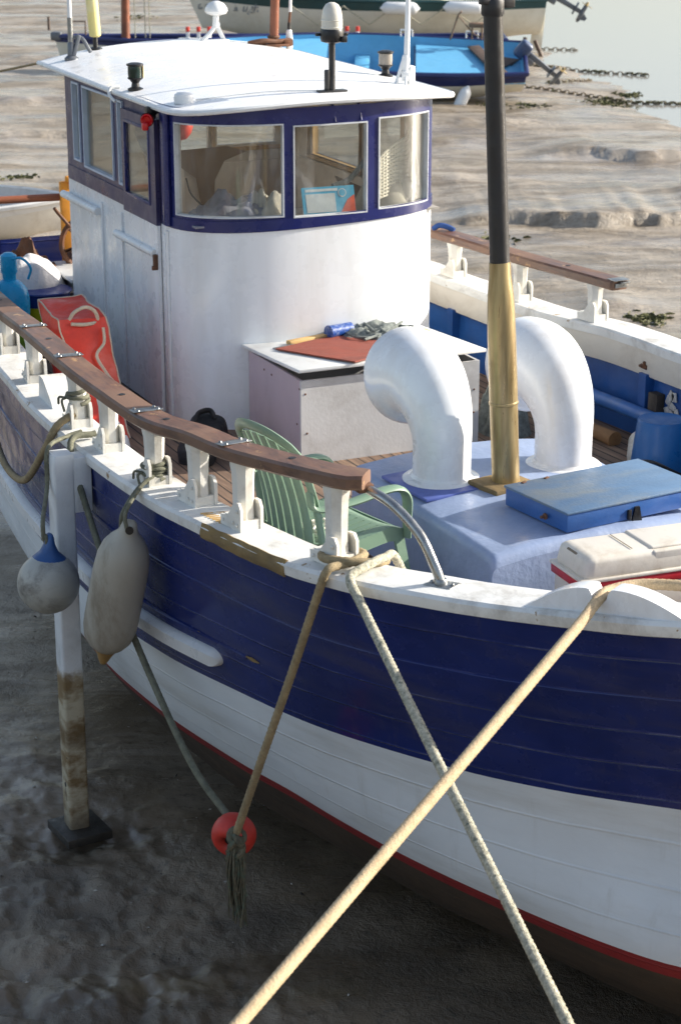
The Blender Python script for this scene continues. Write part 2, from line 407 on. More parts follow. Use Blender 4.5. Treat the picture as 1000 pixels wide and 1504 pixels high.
M['hull_white'] = hull_mat('hull_white_paint', srgb(216, 223, 227), srgb(240, 242, 243), .42, srgb(172, 172, 164), .42, .04, seam=.8)
M['hull_red'] = hull_mat('hull_red_boot_top', srgb(134, 36, 38), srgb(100, 40, 38), .55, srgb(84, 34, 34), .5)
M['hull_bottom'] = hull_mat('hull_fouled_bottom', srgb(66, 54, 42), srgb(60, 54, 46), .8, srgb(44, 42, 36), .7, .25)

def glass_mat(name, tint, refl=.1, haze=.06):
    t = NT(name)
    tr = t.n('BsdfTransparent'); tr.inputs['Color'].default_value = tint
    gl = t.n('BsdfGlossy'); gl.inputs['Roughness'].default_value = .03
    df = t.n('BsdfDiffuse'); df.inputs['Color'].default_value = (.8, .8, .78, 1)
    lw = t.n('LayerWeight'); lw.inputs['Blend'].default_value = .2
    v = t.coord('Object', (1, 1, .25))
    hz = t.ramp(t.noise(v, 8, 6, .65), .45, .8, haze * .3, haze * 2.6)  # pale streaky haze, part of it painted in for reflected sky
    m1 = t.n('MixShader'); t.l(hz, m1.inputs[0]); t.l(tr.outputs[0], m1.inputs[1]); t.l(df.outputs[0], m1.inputs[2])
    fac = t.math('ADD', t.math('MULTIPLY', lw.outputs['Fresnel'], .4), refl, clamp=True)
    m2 = t.n('MixShader'); t.l(fac, m2.inputs[0]); t.l(m1.outputs[0], m2.inputs[1]); t.l(gl.outputs[0], m2.inputs[2])
    t.l(m2.outputs[0], t.out.inputs['Surface']); return t.m
M['pane'] = glass_mat('perspex_window', (.96, .965, .95, 1), .03, .06)
M['pane_side'] = glass_mat('side_window_glass', (.90, .92, .90, 1), .05, .03)

def leg_mat():
    t = NT('tide_stained_leg_paint'); v = t.coord('Object'); sx = t.n('SeparateXYZ'); t.l(v, sx.inputs[0])
    z = t.math('ADD', sx.outputs[2], t.math('MULTIPLY', t.math('SUBTRACT', t.noise(v, 14, 6, .7), .5), .16))
    tide = t.ramp(z, .92, 1.0, 1, 0)
    mudc = t.mix(t.ramp(t.noise(t.coord('Object', (1, 1, 1.8)), 5, 6, .65), .38, .62), srgb(188, 180, 156), srgb(128, 106, 72))
    band = t.math('MULTIPLY', t.ramp(z, .50, .56), t.ramp(z, .60, .70, 1, 0)); mudc = t.mix(t.math('MULTIPLY', band, .5), mudc, srgb(92, 74, 48))
    low = t.ramp(z, .02, .22, .8, 0); mudc = t.mix(low, mudc, srgb(88, 78, 64))
    spots = t.ramp(t.noise(v, 22, 8, .7), .64, .68); mudc = t.mix(t.math('MULTIPLY', spots, .8), mudc, srgb(70, 56, 38))
    white = t.mix(t.ramp(t.noise(v, 5, 6), .45, .75, 0, .3), srgb(220, 224, 226), GRIME)
    c = t.mix(tide, white, mudc)
    return t.finish(c, t.ramp(tide, 0, 1, .4, .7), 0, t.bump(t.noise(v, 40, 5), .35, .006))
M['leg'] = leg_mat()
M['bead'] = paint('grey_white_window_bead', srgb(196, 200, 204), .4, .06, 8, GRIME, .35, 6)
# ------------------------------------------------------------------ the boat: x = towards the bow, y = to port, z = up, mud at z = 0
YC = -.15
ZG = [(-3.4, 2.13), (-2, 2.07), (.2, 2.05), (1.2, 2.09), (1.9, 2.10), (2.6, 2.12), (3.34, 2.15), (3.9, 2.17), (4.65, 2.205), (5, 2.24), (5.4, 2.275), (5.7, 2.31), (6, 2.355), (6.3, 2.4), (7.3, 2.58)]
ZB = [(-3.4, 1.25), (0, 1.24), (2, 1.265), (3, 1.29), (4, 1.325), (5, 1.39), (6, 1.455), (7.3, 1.58)]
ZR = [(-3.4, .84), (0, .80), (5, .80), (6, .81), (7.3, .84)]
HG = [(-3.4, 1.35), (-3, 1.6), (-2, 1.74), (-1, 1.85), (0, 1.92), (.7, 1.985), (1.3, 2.05), (2, 2.07), (2.6, 2.075), (3.3, 2.06), (3.9, 1.99), (4.65, 1.865), (5, 1.765), (5.4, 1.565), (5.7, 1.405), (6, 1.24), (6.3, 1.03), (6.7, .68), (7.05, .30), (7.25, .04)]
HB = [(-3.4, 1.05), (-3, 1.3), (-2, 1.6), (-1, 1.77), (0, 1.88), (1, 1.98), (2, 2.02), (2.6, 2.02), (3.2, 1.955), (3.82, 1.81), (4.38, 1.66), (4.7, 1.54), (5.2, 1.3), (5.53, 1.08), (5.94, .735), (6.4, .34), (6.75, .04)]
HR = [(-3.4, .7), (-3, .95), (-2, 1.4), (-1, 1.68), (0, 1.80), (1, 1.875), (2, 1.905), (2.7, 1.855), (3.54, 1.70), (3.92, 1.595), (4.32, 1.5), (4.77, 1.37), (5.34, 1.155), (5.75, .975), (6.08, .78), (6.4, .40), (6.6, .04)]
HL = [(-3.4, .3), (-3, .5), (-2, .85), (-1, 1.15), (0, 1.35), (1, 1.46), (2.2, 1.53), (3, 1.47), (3.8, 1.27), (4.55, 1.06), (5.2, .80), (5.8, .54), (6.2, .28), (6.45, .04)]
HK = [(-3.4, .08), (-3, .15), (-2, .35), (0, .75), (2.2, .95), (3.2, .85), (4.2, .6), (5.2, .34), (6, .12), (6.3, .04)]
STEM = dict(g=7.25, b=6.75, r=6.6, l=6.45, k=6.3)
def sk(S, stem): return S + (stem - 7.25) * smooth01(4.2, 7.25, S) ** 1.0
def gunw(s, side=-1):
    return Vector((s, YC + side * interp(s, HG), interp(s, ZG)))
def section(S, side):
    """outer skin from keel to gunwale at one station: list of (point, material row)"""
    sg, sb, sr, sl, skk = S, sk(S, 6.75), sk(S, 6.6), sk(S, 6.45), sk(S, 6.3)
    y = lambda h: YC + side * h
    g = Vector((sg, y(interp(sg, HG)), interp(sg, ZG))); b = Vector((sb, y(interp(sb, HB)), interp(sb, ZB)))
    r = Vector((sr, y(interp(sr, HR)), interp(sr, ZR))); l = Vector((sl, y(interp(sl, HL)), .35))
    k = Vector((skk, y(interp(skk, HK)), .1)); c = Vector((skk, y(.03), -.06))
    P = spline([c, k, l, r, b, g], 8)      # 41 points; r at 24, b at 32, g at 40
    return P
SS = [-3.4 + i * .1 for i in range(107)]
SS = [s for s in SS if s <= 7.2] + [7.25]
NAVY, WHT, RED, BOT = 0, 1, 2, 3
def row_mat(j):      # strip between girth rows j and j + 1
    return BOT if j < 23 else RED if j < 24 else WHT if j < 32 else NAVY

boat = thing('fishing_boat', 'navy and white wooden fishing boat with a wheelhouse, aground in the foreground', 'fishing boat', (2.0, -.15, 0))
hull = MB()
for side in (-1, 1):
    rows = [section(s, side) for s in SS]
    uvs = []
    for i, rw in enumerate(rows):
        d = 0; acc = [0]
        for a, b in zip(rw, rw[1:]): acc.append(acc[-1] + (b - a).length)
        # planks: even strakes above and below the boot top
        tot = acc[-1]
        for j in range(len(rw)):
            v = (j - 32) / 8 * 5.0 if j >= 32 else (j - 32) / 8 * 3.6
            uvs.append((SS[i], v + .27))
    nr = len(rows); nc = len(rows[0])
    fs = []; mi = []
    for i in range(nr - 1):
        for j in range(nc - 1):
            q = [i * nc + j, i * nc + j + 1, (i + 1) * nc + j + 1, (i + 1) * nc + j]
            fs.append(q if side < 0 else q[::-1]); mi.append(row_mat(j))
    hull.add([p for rw in rows for p in rw], fs, mi, uvs=uvs)
# transom
a = section(-3.4, -1); b = section(-3.4, 1); n = len(a)
fs = [[j, j + 1, n + j + 1, n + j] for j in range(n - 1)]
hull.add(a + b, fs, [row_mat(j) for j in range(n - 1)], uvs=[(p.y, p.z * 5) for p in a + b])
hull.build('hull', [M['hull_navy'], M['hull_white'], M['hull_red'], M['hull_bottom']], boat, fix=False, ang=50)

def skin(s, z, side=-1):
    """point of the outer skin at station s and height z"""
    best = None
    for S in [s + k * .05 for k in range(0, 14)]:
        P = section(S, side)
        for p, q in zip(P, P[1:]):
            if p.z <= z <= q.z:
                r = p.lerp(q, (z - p.z) / max(1e-6, q.z - p.z)); e = abs(r.x - s)
                if best is None or e < best[0]: best = (e, r)
                break
        if best and best[0] < .03: break
    return best[1]

# rubbing strake on the starboard quarter with a rounded end
def rub(name, s0, s1, zf, h, out, mat, taper=True, label=None):
    mb = MB(); G = []
    ss = [s0 + (s1 - .1 - s0) * i / 60 for i in range(61)] + [s1 - .1 + .1 * math.sin(math.pi / 2 * i / 12) for i in range(1, 13)]
    for s in ss:
        k = 1.0
        if taper: k = min(1, math.sqrt(max(0, 1 - (1 - min(1, (s1 - s) / .07)) ** 2)) + .02)
        z = zf(s); p = skin(s, z); pl = skin(s, z - .05); tn = (p - pl).normalized()
        nrm = Vector((0, -1, 0)); nrm = (nrm - tn * nrm.dot(tn)).normalized()
        row = []
        for j in range(9):
            a = math.pi * j / 8
            row.append(p + tn * (math.cos(a) * h * .5 * k) + nrm * (min(1, math.sin(a) * 1.5) * out * (.35 + .65 * k)))
        row.append(p - tn * h * .5 * k - nrm * .02); row.insert(0, p + tn * h * .5 * k - nrm * .02)
        G.append(row)
    mb.grid(G); mb.add([*G[-1]], [list(range(len(G[-1])))])
    return mb.build(name, mat, boat, label)
rub('rubbing_strake', -3.3, 3.77, lambda s: 1.335 + .03 * s + (.02 if s > 2 else .01 * s), .095, .05, M['white'])
# raised plank edge on the topsides just above the strake, worn at its fore end
rub('plank_edge', .6, 4.0, lambda s: 1.46 + .025 * s, .035, .014, M['hull_navy'])
rub('plank_edge', -3.2, 6.9, lambda s: interp(s, ZG) - .27 - .01 * s, .02, .007, M['hull_navy'], False)
for s, z, w in ((3.62, 1.555, .16), (4.05, 1.56, .1)):
    mb = MB(); G = []
    for i in range(9):
        x = s + w * (i - 4) / 8; row = []
        for j in range(3):
            p = skin(x, z + .02 * (s - 3.6) + (j - 1) * .012 * (1 - abs(i - 4) / 5)); row.append(p + Vector((0, -.006, 0)))
        G.append(row)
    mb.slab(G, (0, .004, 0)); mb.build('bare_scrape', M['bare'], boat)

# gunwale cap: a sweep round the edge, thickness .05
CAPW = .25
def cap(side):
    mb = MB(); G = []
    pts = [s for s in SS]
    for i, s in enumerate(pts):
        p = gunw(s, side)
        e = .02; q = gunw(min(7.25, s + e), side) - gunw(max(-3.4, s - e), side); q.z = 0; q.normalize()
        inn = Vector((-q.y, q.x, 0)) * (1 if side < 0 else -1)
        w = CAPW * min(1, max(.15, (7.3 - s) / .6))
        o = p - inn * .028; z0 = p.z - .006; z1 = p.z + .052
        jit = .004 * nz((s, side, 0), 3)
        def at(k, z): return Vector((o.x + inn.x * k, o.y + inn.y * k, z + jit))
        row = [at(0, z0), at(-.004, z0 + .012), at(-.004, z1 - .014), at(.012, z1), at(w * .5, z1 + .006), at(w - .012, z1), at(w, z1 - .012), at(w, z0)]
        G.append(row)
    mb.grid(G, closed=True); mb.add(G[0], [list(range(8))]); mb.add(G[-1], [list(range(8))[::-1]])
    return mb.build('gunwale_cap', M['cap'], boat, ang=30)
cap(-1); cap(1)
# strip of edging worn back to brown wood, starboard, beside the fourth post
mb = MB(); G = []
for i in range(40):
    s = 3.93 + (4.62 - 3.93) * i / 39
    p = gunw(s, -1); t = gunw(s + .02, -1) - gunw(s - .02, -1); t.z = 0; t.normalize(); out = Vector((t.y, -t.x, 0))
    k = .6 + .4 * min(1, i / 6) * min(1, (39 - i) / 2); wob = .006 * nz((s * 3, 0, 0), 3)
    p = p + out * .033
    G.append([p + Vector((0, 0, -.012 - wob)), p + out * .006 + Vector((0, 0, .005)), p + out * .005 + Vector((0, 0, .026 * k)), p - out * (.012 * k + wob * 2) + Vector((0, 0, .0585))])
mb.slab(G, lambda p: Vector((0, .01, -.004)))
mb.build('worn_edging', M['bare'], boat)
# bare patch with slats of filler between the third and fourth post
mb = MB()
for k in range(7):
    s = 3.80 + k * .028; p = gunw(s, -1)
    mb.box((s + .02, p.y + .12, p.z + .0575), (.016, .17, .005), rot=Matrix.Rotation(R(-14), 3, 'Z'))
mb.build('repair_slats', M['pine'], boat)

# inner bulwark (both sides), fascia under the cap, frames
def inner(s, z, side, off=.17):
    g = gunw(s, side); zb = interp(s, ZB); hb = interp(s, HB); hg = interp(s, HG)
    hs = hb + (hg - hb) * (z - zb) / max(.1, g.z - zb)
    y1 = hg - off - .03 * (g.z - z); y2 = max(.02, hs - .10)
    return Vector((s, YC + side * min(y1, y2), z))
for side in (-1, 1):
    mb = MB(); G = []
    for s in [x for x in SS if x < 6.3]:
        zt = interp(s, ZG)
        off = min(.17, interp(s, HG) - .05)
        G.append([inner(s, 1.46 + (zt - 1.46) * j / 6, side, off) for j in range(7)])
    mb.slab(G, (0, side * .03, 0)); mb.build('bulwark_planking', M['bulwark'], boat)
    mb = MB(); G = []
    for s in [x for x in SS if x < 6.4]:
        zt = interp(s, ZG) - .004
        G.append([inner(s, zt - .165, side, .205), inner(s, zt - .155, side, .212), inner(s, zt, side, .212)])
    mb.slab(G, (0, side * .03, 0)); mb.build('inner_fascia', M['fascia'], boat)
for s in (-2.6, -1.6, -.65, .35, 1.62, 2.55, 3.5):
    mb = MB(); z1 = interp(s, ZG) - .15
    a = inner(s, 1.48, 1, .2); b = inner(s, z1, 1, .2)
    mb.prism([(-.04, 0), (.04, 0), (.04, z1 - 1.48), (-.04, z1 - 1.48)], (s, a.y + .015, 1.48), (1, 0, 0), (0, 0, 1), (0, .07, 0))
    mb.build('bulwark_frame', M['bulwark'], boat)
mb = MB(); mb.box((1.74, inner(1.74, 1.7, 1, .2).y + .012, 1.665), (.10, .075, .36), bev=.004); mb.build('bulwark_frame', M['dark_wood'], boat, 'dark unpainted timber frame')
mb = MB()
for k in range(7):
    a = rnd.uniform(0, 6.28)
    mb.box((1.60 + rnd.uniform(-.03, .1) + .25, inner(1.85, 1.78, 1, .176).y, 1.80 + rnd.uniform(-.06, .06)), (.06, .008, .05), bev=.003, rot=Matrix.Rotation(a, 3, 'Y'))
mb.build('filler_patch', M['boxply'], boat)
# painted pipe along the port bulwark
mb = MB(); mb.tube(line((.4, inner(.4, 1.7, 1).y - .12, 1.715), (1.80, inner(1.8, 1.7, 1).y - .09, 1.70), 8), .045, 16)
mb.build('bulwark_pipe', M['pipe'], boat)
# slot hole (fairlead) in the port fascia
mb = MB(); p = inner(1.60, 1.985, 1, .214); mb.box((p.x, p.y, p.z), (.07, .012, .03), bev=.006, seg=3); mb.box((p.x - .03, p.y - .004, p.z - .002), (.03, .016, .016), bev=.004); mb.box((p.x + .008, p.y - .002, p.z + .02), (.02, .014, .03), bev=.003)
mb.build('fascia_slot', M['rusty'], boat)

# deck
mb = MB(); G = []
for s in [x for x in SS if x < 6.2]:
    w0 = inner(s, 1.5, -1, min(.17, interp(s, HG) - .02)).y - .02; w1 = inner(s, 1.5, 1, min(.17, interp(s, HG) - .02)).y + .02
    G.append([Vector((s, w0 + (w1 - w0) * j / 10, 1.5 + .06 * smooth01(1, 3.5, s))) for j in range(11)])
mb.slab(G, (0, 0, -.05)); mb.build('deck', M['deck'], boat)

mb = MB(); G = []
for s in [4.30] + [x for x in SS if 4.35 < x < 6.2]:
    w0 = inner(s, 1.74, -1).y - .01; w1 = inner(s, 1.74, 1).y + .01
    G.append([Vector((s, w0 + (w1 - w0) * j / 8, 1.745)) for j in range(9)])
mb.slab(G, (0, 0, -.04)); mb.build('raised_foredeck', M['deck'], boat)

# ------------------------------------------------------------------ rails on posts
BOLT = [(0, .002), (.009, .002), (.008, .006), (.004, .009)]
def rail_tan(s, side):
    t = gunw(s + .05, side) - gunw(s - .05, side); return t.normalized()
def make_post(s, side, inset, ztop, lean=0.0):
    g = gunw(s, side); t = rail_tan(s, side); t.z = 0; t.normalize(); inn = Vector((-t.y, t.x, 0)) * (1 if side < 0 else -1)
    base = g + inn * inset + Vector((0, 0, .055))
    H = ztop - base.z
    mb = MB()
    pr = [(.055, -.004), (.055, .03), (.053, .06), (.050, .11), (.051, H * .6), (.054, H * .82), (.061, H * .93), (.061, H + .004)]
    n = 8; vs = []; fs = []
    for r, z in pr:
        for k in range(n):
            a = 2 * math.pi * (k + .5) / n
            vs.append(base + t * (math.cos(a) * r * 1.12 + lean * z) + inn * math.sin(a) * r * .92 + Vector((0, 0, z)))
    for i in range(len(pr) - 1):
        for k in range(n): fs.append([i * n + k, i * n + (k + 1) % n, (i + 1) * n + (k + 1) % n, (i + 1) * n + k])
    fs.append(list(range(n))[::-1]); fs.append([(len(pr) - 1) * n + k for k in range(n)])
    mb.add(vs, fs)
    p = mb.build('baluster', M['post'], boat, ang=25)
    fb = MB()
    prof = [(-.105, 0), (.074, 0), (.074, .105), (.055, .135), (.02, .135), (-.04, .06), (-.055, .05), (-.105, .047)]
    fb.prism(prof, base - inn * .052, t, (0, 0, 1), inn * .014)
    fb.prism(prof, base + inn * .052, t, (0, 0, 1), inn * .016)
    fb.prism([(-.1, 0), (.07, 0), (.07, .05), (-.1, .05)], base, t, (0, 0, 1), inn * .085)
    for (u, w) in ((.046, .03), (.046, .095), (-.08, .026), (0.01, .035)):
        fb.lathe(BOLT, base - inn * .06 + t * u + Vector((0, 0, w)), -inn, 8)
    fb.build('foot_bracket', M['post'], p)
    return base, base + Vector((0, 0, H))
SB = [(-2.2, .11, 2.30), (-1.1, .11, 2.30), (.02, .10, 2.335), (.86, .11, 2.40), (1.95, .10, 2.445), (2.50, .10, 2.455), (3.20, .09, 2.48), (3.64, .12, 2.515), (4.09, .10, 2.55), (4.80, .11, 2.625)]
tops = [make_post(s, -1, i, z)[1] for s, i, z in SB]
PB = [(-2.6, .12, 2.33), (-1.7, .12, 2.34), (-.80, .12, 2.36), (.06, .12, 2.37), (.90, .12, 2.385)]
ptops = [make_post(s, 1, i, z)[1] for s, i, z in PB]

def make_rail(ctrl, w, th, name='handrail'):
    P = resample(spline(ctrl, 12), .06); mb = MB(); G = []
    for i, p in enumerate(P):
        t = (P[min(i + 1, len(P) - 1)] - P[max(i - 1, 0)]).normalized(); th_ = Vector((t.x, t.y, 0)).normalized(); inn = Vector((-th_.y, th_.x, 0))
        k = 1.0
        d = min(i, len(P) - 1 - i) * .06
        if d < .05: k = .80 + .2 * math.sqrt(max(0, 1 - (1 - d / .05) ** 2))
        c = .012; a = w * .5 * k
        G.append([p + inn * x + Vector((0, 0, z)) for x, z in ((-a, c), (-a, th - c), (-a + c, th), (0, th + .003), (a - c, th), (a, th - c), (a, c), (a - c, 0), (-a + c, 0))])
    mb.grid(G, closed=True); n = len(G[0]); mb.add(G[0], [list(range(n))]); mb.add(G[-1], [list(range(n))[::-1]])
    return mb.build(name, M['rail'], boat, ang=30), P
e0 = tops[0] + Vector((-1.1, .12, .02)); e1 = tops[-1] + Vector((.13, .075, .012))
rail, RP = make_rail([e0] + tops + [e1], .155, .062)
pe = ptops[-1] + Vector((.25, .03, .0))
prail, PP = make_rail([ptops[0] + Vector((-.8, -.1, 0))] + ptops + [pe], .15, .062)
# joint plates
def joint(o, P, x, w):
    i = min(range(len(P)), key=lambda k: abs(P[k].x - x)); p = P[i]; t = (P[i + 1] - P[i - 1]).normalized()
    th_ = Vector((t.x, t.y, 0)).normalized(); inn = Vector((-th_.y, th_.x, 0))
    mb = MB(); rot = Matrix((t, inn, t.cross(inn))).transposed()
    mb.box(p + Vector((0, 0, .067)), (.07, w - .012, .004), bev=.001, rot=rot)
    for u in (-.028, .028):
        for v in (-.06, .06): mb.lathe(BOLT, p + t * u + inn * v * .85 + Vector((0, 0, .068)), (0, 0, 1), 8)
    mb.build('joint_plate', M['steel'], o)
for x in (3.98, 3.10, 1.80, .88): joint(rail, RP, x, .165)
# dark plug holes along the rail tops
for x in (1.3, 2.75, 3.35, 4.45, -.2):
    mb = MB(); i = min(range(len(RP)), key=lambda k: abs(RP[k].x - x)); p = RP[i]
    mb.lathe([(0, .0), (.017, .0), (.017, .0025)], p + Vector((0, 0, .065)), (0, 0, 1), 12); mb.build('plug_hole', M['blackp'], rail)
mb = MB()
i = min(range(len(PP)), key=lambda k: abs(PP[k].x - .6)); mb.lathe([(0, 0), (.016, 0), (.016, .002)], PP[i] + Vector((0, 0, .0645)), (0, 0, 1), 12)
mb.build('plug_hole', M['blackp'], prail)
mb = MB()
mb.box(PP[-1] + Vector((-.02, 0, .0655)), (.09, .12, .005), bev=.001)
mb.box(PP[-1] + Vector((.013, 0, .03)), (.006, .09, .028), bev=.001); mb.box(PP[-1] + Vector((.02, .02, .05)), (.03, .07, .012), bev=.002)
mb.build('end_plate', M['steel'], prail)
# hook and open notch under the starboard rail end
mb = MB(); mb.box(RP[-1] + Vector((-.01, -.005, -.005)), (.05, .07, .035), bev=.006); mb.build('end_socket', M['rusty'], rail)

# bent steel tube from the rail end down to the cap
a = RP[-1] + Vector((-.03, 0, -.005)); e = gunw(5.33, -1) + Vector((-.03, .10, .06))
mb = MB()
pth = spline([a, a.lerp(e, .35) + Vector((.02, 0, .07)), a.lerp(e, .68) + Vector((.03, 0, .085)), a.lerp(e, .9) + Vector((.015, 0, .035)), e], 10)
mb.tube(pth, .021, 14)
st = mb.build('bent_stay_tube', M['tube_steel'], boat)
mb = MB(); t = rail_tan(5.33, -1); inn = Vector((-t.y, t.x, 0)); rot = Matrix((t, inn, t.cross(inn))).transposed()
mb.box(e + Vector((.01, 0, -.002)), (.13, .085, .007), bev=.002, rot=rot); mb.lathe([(.028, 0), (.027, .012), (.022, .02)], e, (0, 0, 1), 14)
for u in (-.05, .05): mb.lathe(BOLT, e + t * u + Vector((.01, 0, .002)), (0, 0, 1), 8)
mb.build('foot_plate', M['steel'], st)

# timber wedge on the cap aft of the fifth post, and the rope chock forward
g = gunw(1.42, -1); t = rail_tan(1.42, -1); inn = Vector((-t.y, t.x, 0))
mb = MB(); mb.prism([(-.16, .05), (.16, .05), (.13, .085), (.0, .16), (-.05, .185), (-.13, .185)], g + inn * .13, t, (0, 0, 1), inn * .14)
mb.build('cap_block', M['cap'], boat)
g = gunw(6.03, -1) ; t = rail_tan(6.0, -1); inn = Vector((-t.y, t.x, 0)).normalized()
out = [(-.36, .035)]
for i in range(11): 
    u = i / 10; out.append((-.33 + .27 * u, .045 + .105 * math.sin(u * math.pi / 2)))
out += [(-.045, .147), (-.035, .13), (-.03, .11), (-.012, .09), (.012, .09), (.03, .11), (.035, .13), (.045, .147)]
for i in range(11):
    u = 1 - i / 10; out.append((.37 - .31 * u, .045 + .105 * math.sin(u * math.pi / 2)))
out += [(.40, .035)]
mb = MB(); mb.prism(out, g + inn * .055, t, (0, 0, 1), inn * .09)
mb.build('rope_chock', M['cowl'], boat, ang=30)

# beaching leg bolted outside the hull
lx, ly = 2.44, -2.375
leg = MB(); sec = []
for cx, cy, a0 in ((.05, .04, 0), (-.05, .04, 90), (-.05, -.04, 180), (.05, -.04, 270)):
    for k in range(4): sec.append((cx + .0155 * math.cos(R(a0 + k * 30)), cy + .0155 * math.sin(R(a0 + k * 30))))
ns = len(sec); rowz = [.03, .3, .6, .96, 1.3, 1.7, 2.1, 2.155, 2.17]; G = []
for i, z in enumerate(rowz):
    k = .9 if i == len(rowz) - 1 else 1
    G.append([Vector((lx + x * k, ly + y * k + (0.0 if i < 7 else .004), z + (.05 * nz((x * 9, y * 9, 3), 2) if i == 3 else 0))) for x, y in sec])
mi = []
for i in range(len(rowz) - 1): mi += [1 if i < 3 else 0] * ns
nr = len(G); fs = []
for i in range(nr - 1):
    for j in range(ns): fs.append([i * ns + j, i * ns + (j + 1) % ns, (i + 1) * ns + (j + 1) % ns, (i + 1) * ns + j])
fs.append([(nr - 1) * ns + j for j in range(ns)]); mi.append(0)
leg.add([p for r_ in G for p in r_], fs, mi)
leg.box((lx, ly + .09, 2.0), (.118, .12, .3), bev=.01)
lg = leg.build('beaching_leg', [M['leg'], M['leg']], boat)
mb = MB(); mb.box((lx + .02, ly + .01, .022), (.30, .26, .05), bev=.006, rot=Matrix.Rotation(R(6), 3, 'Z')); mb.build('foot_plate', M['foot'], lg)
mb = MB()
for z in (1.93, 1.55):
    mb.tube(line((lx - .11, ly + .06, z), (lx - .06, ly + .06, z), 2), .012, 8); mb.lathe([(.02, 0), (.02, .014)], (lx - .105, ly + .06, z), (1, 0, 0), 6)
mb.tube([(lx - .09, ly + .06, 1.94), (lx - .1, ly + .2, 1.94)], .012, 8)
mb.build('leg_bolt', M['steel'], lg)
mb = MB(); mb.lathe([(0, 0), (.014, 0), (.014, .003)], (lx + .01, ly - .0545, .30), (0, -1, 0), 12)
mb.box((lx + .008, ly - .0548, .24), (.006, .003, .08)); mb.build('peg_hole', M['blackp'], lg)
# ------------------------------------------------------------------ wheelhouse
WS, YP, Y0, YA = -.86, .985, .065, .92
def perim():
    p = [(-2.2 + 2.05 * i / 20, WS) for i in range(20)] + [(-.15, WS)]
    for k in range(1, 96):
        t = -math.pi / 2 + math.pi * k / 96; c, s = math.cos(t), math.sin(t)
        p.append((-.15 + .55 * c ** (2 / 2.6), Y0 + YA * math.copysign(abs(s) ** (2 / 2.6), s)))
    p += [(-.15 - 2.05 * i / 20, YP) for i in range(0, 21)]
    return p
PR = perim(); PL = [0]
for a, b in zip(PR, PR[1:]): PL.append(PL[-1] + math.hypot(b[0] - a[0], b[1] - a[1]))
PTOT = PL[-1]
def wp(p, z, off=0.0):
    """point of the wheelhouse wall at perimeter length p, pushed outwards by off"""
    p = min(max(p, 0), PTOT); i = 0
    lo, hi = 0, len(PL) - 2
    while lo < hi:
        m = (lo + hi + 1) // 2
        if PL[m] <= p: lo = m
        else: hi = m - 1
    i = lo
    u = (p - PL[i]) / (PL[i + 1] - PL[i]); a, b = PR[i], PR[i + 1]
    x = a[0] + (b[0] - a[0]) * u; y = a[1] + (b[1] - a[1]) * u
    e = .03
    if off:
        def raw(q):
            q = min(max(q, 0), PTOT); j = 0
            lo, hi = 0, len(PL) - 2
            while lo < hi:
                m = (lo + hi + 1) // 2
                if PL[m] <= q: lo = m
                else: hi = m - 1
            w = (q - PL[lo]) / (PL[lo + 1] - PL[lo]); return (PR[lo][0] + (PR[lo + 1][0] - PR[lo][0]) * w, PR[lo][1] + (PR[lo + 1][1] - PR[lo][1]) * w)
        c = raw(p - e); d = raw(p + e); tx, ty = d[0] - c[0], d[1] - c[1]; L = math.hypot(tx, ty)
        x += ty / L * off; y -= tx / L * off
    return Vector((x, y, z))
BAND = 2.79
def bandz(p): return BAND + .035 * smooth01(2.5, 4.1, p)
WIN = [ # name, p0, p1, z0, z1
    ('side', .19, .345, 2.95, 3.50), ('side', .43, 1.085, 2.93, 3.495), ('side', 1.20, 1.30, 2.925, 3.485),
    ('door', 1.40, 1.90, 2.89, 3.39),
    ('front', 2.235, 2.96, 2.885, 3.462), ('front', 3.03, 3.535, 2.875, 3.447), ('front', 3.625, 4.09, 2.885, 3.465),
    ('port', 4.68, 5.25, 2.88, 3.47), ('port', 5.36, 6.25, 2.88, 3.47)]
TOPZ = 3.56
ps = sorted(set([round(p, 4) for w in WIN for p in (w[1], w[2])] + [round(PTOT * i / 150, 4) for i in range(151)]))
zs = sorted(set([1.5, 2.0, 2.4] + [w[3] for w in WIN] + [w[4] for w in WIN] + [BAND, TOPZ]))
def inwin(p, z): return any(w[1] < p < w[2] and w[3] < z < w[4] for w in WIN)
def zf(p, z): return z + (bandz(p) - BAND) if z == BAND else z
mb = MB(); TH = -.045
for i in range(len(ps) - 1):
    pm = (ps[i] + ps[i + 1]) * .5
    for j in range(len(zs) - 1):
        zm = (zs[j] + zs[j + 1]) * .5
        if inwin(pm, zm): continue
        m = 0 if zm < BAND else (1 if pm > 2.05 else 2)
        a, b = ps[i], ps[i + 1]; z0, z1 = zs[j], zs[j + 1]
        o = [wp(a, zf(a, z0)), wp(b, zf(b, z0)), wp(b, zf(b, z1)), wp(a, zf(a, z1))]
        n = [wp(a, zf(a, z0), TH), wp(b, zf(b, z0), TH), wp(b, zf(b, z1), TH), wp(a, zf(a, z1), TH)]
        mb.add(o, [[0, 1, 2, 3]], m); mb.add(n, [[3, 2, 1, 0]], 3)
        for (pa, za, e0, e1) in ((pm - (b - a), zm, 0, 3), (pm + (b - a), zm, 1, 2)):
            q = (a - 1e-4) if e0 == 0 else (b + 1e-4)
            if inwin(q, zm): mb.add([o[e0], o[e1], n[e1], n[e0]], [[0, 1, 2, 3]], 3)
        for zq, e0, e1 in ((z0 - 1e-4, 0, 1), (z1 + 1e-4, 3, 2)):
            if inwin(pm, zq): mb.add([o[e0], o[e1], n[e1], n[e0]], [[0, 1, 2, 3]], 3)
wall = mb.build('wheelhouse_wall', [M['wh_white'], M['navy'], M['navy_side'], M['interior']], boat, fix=False, ang=30)
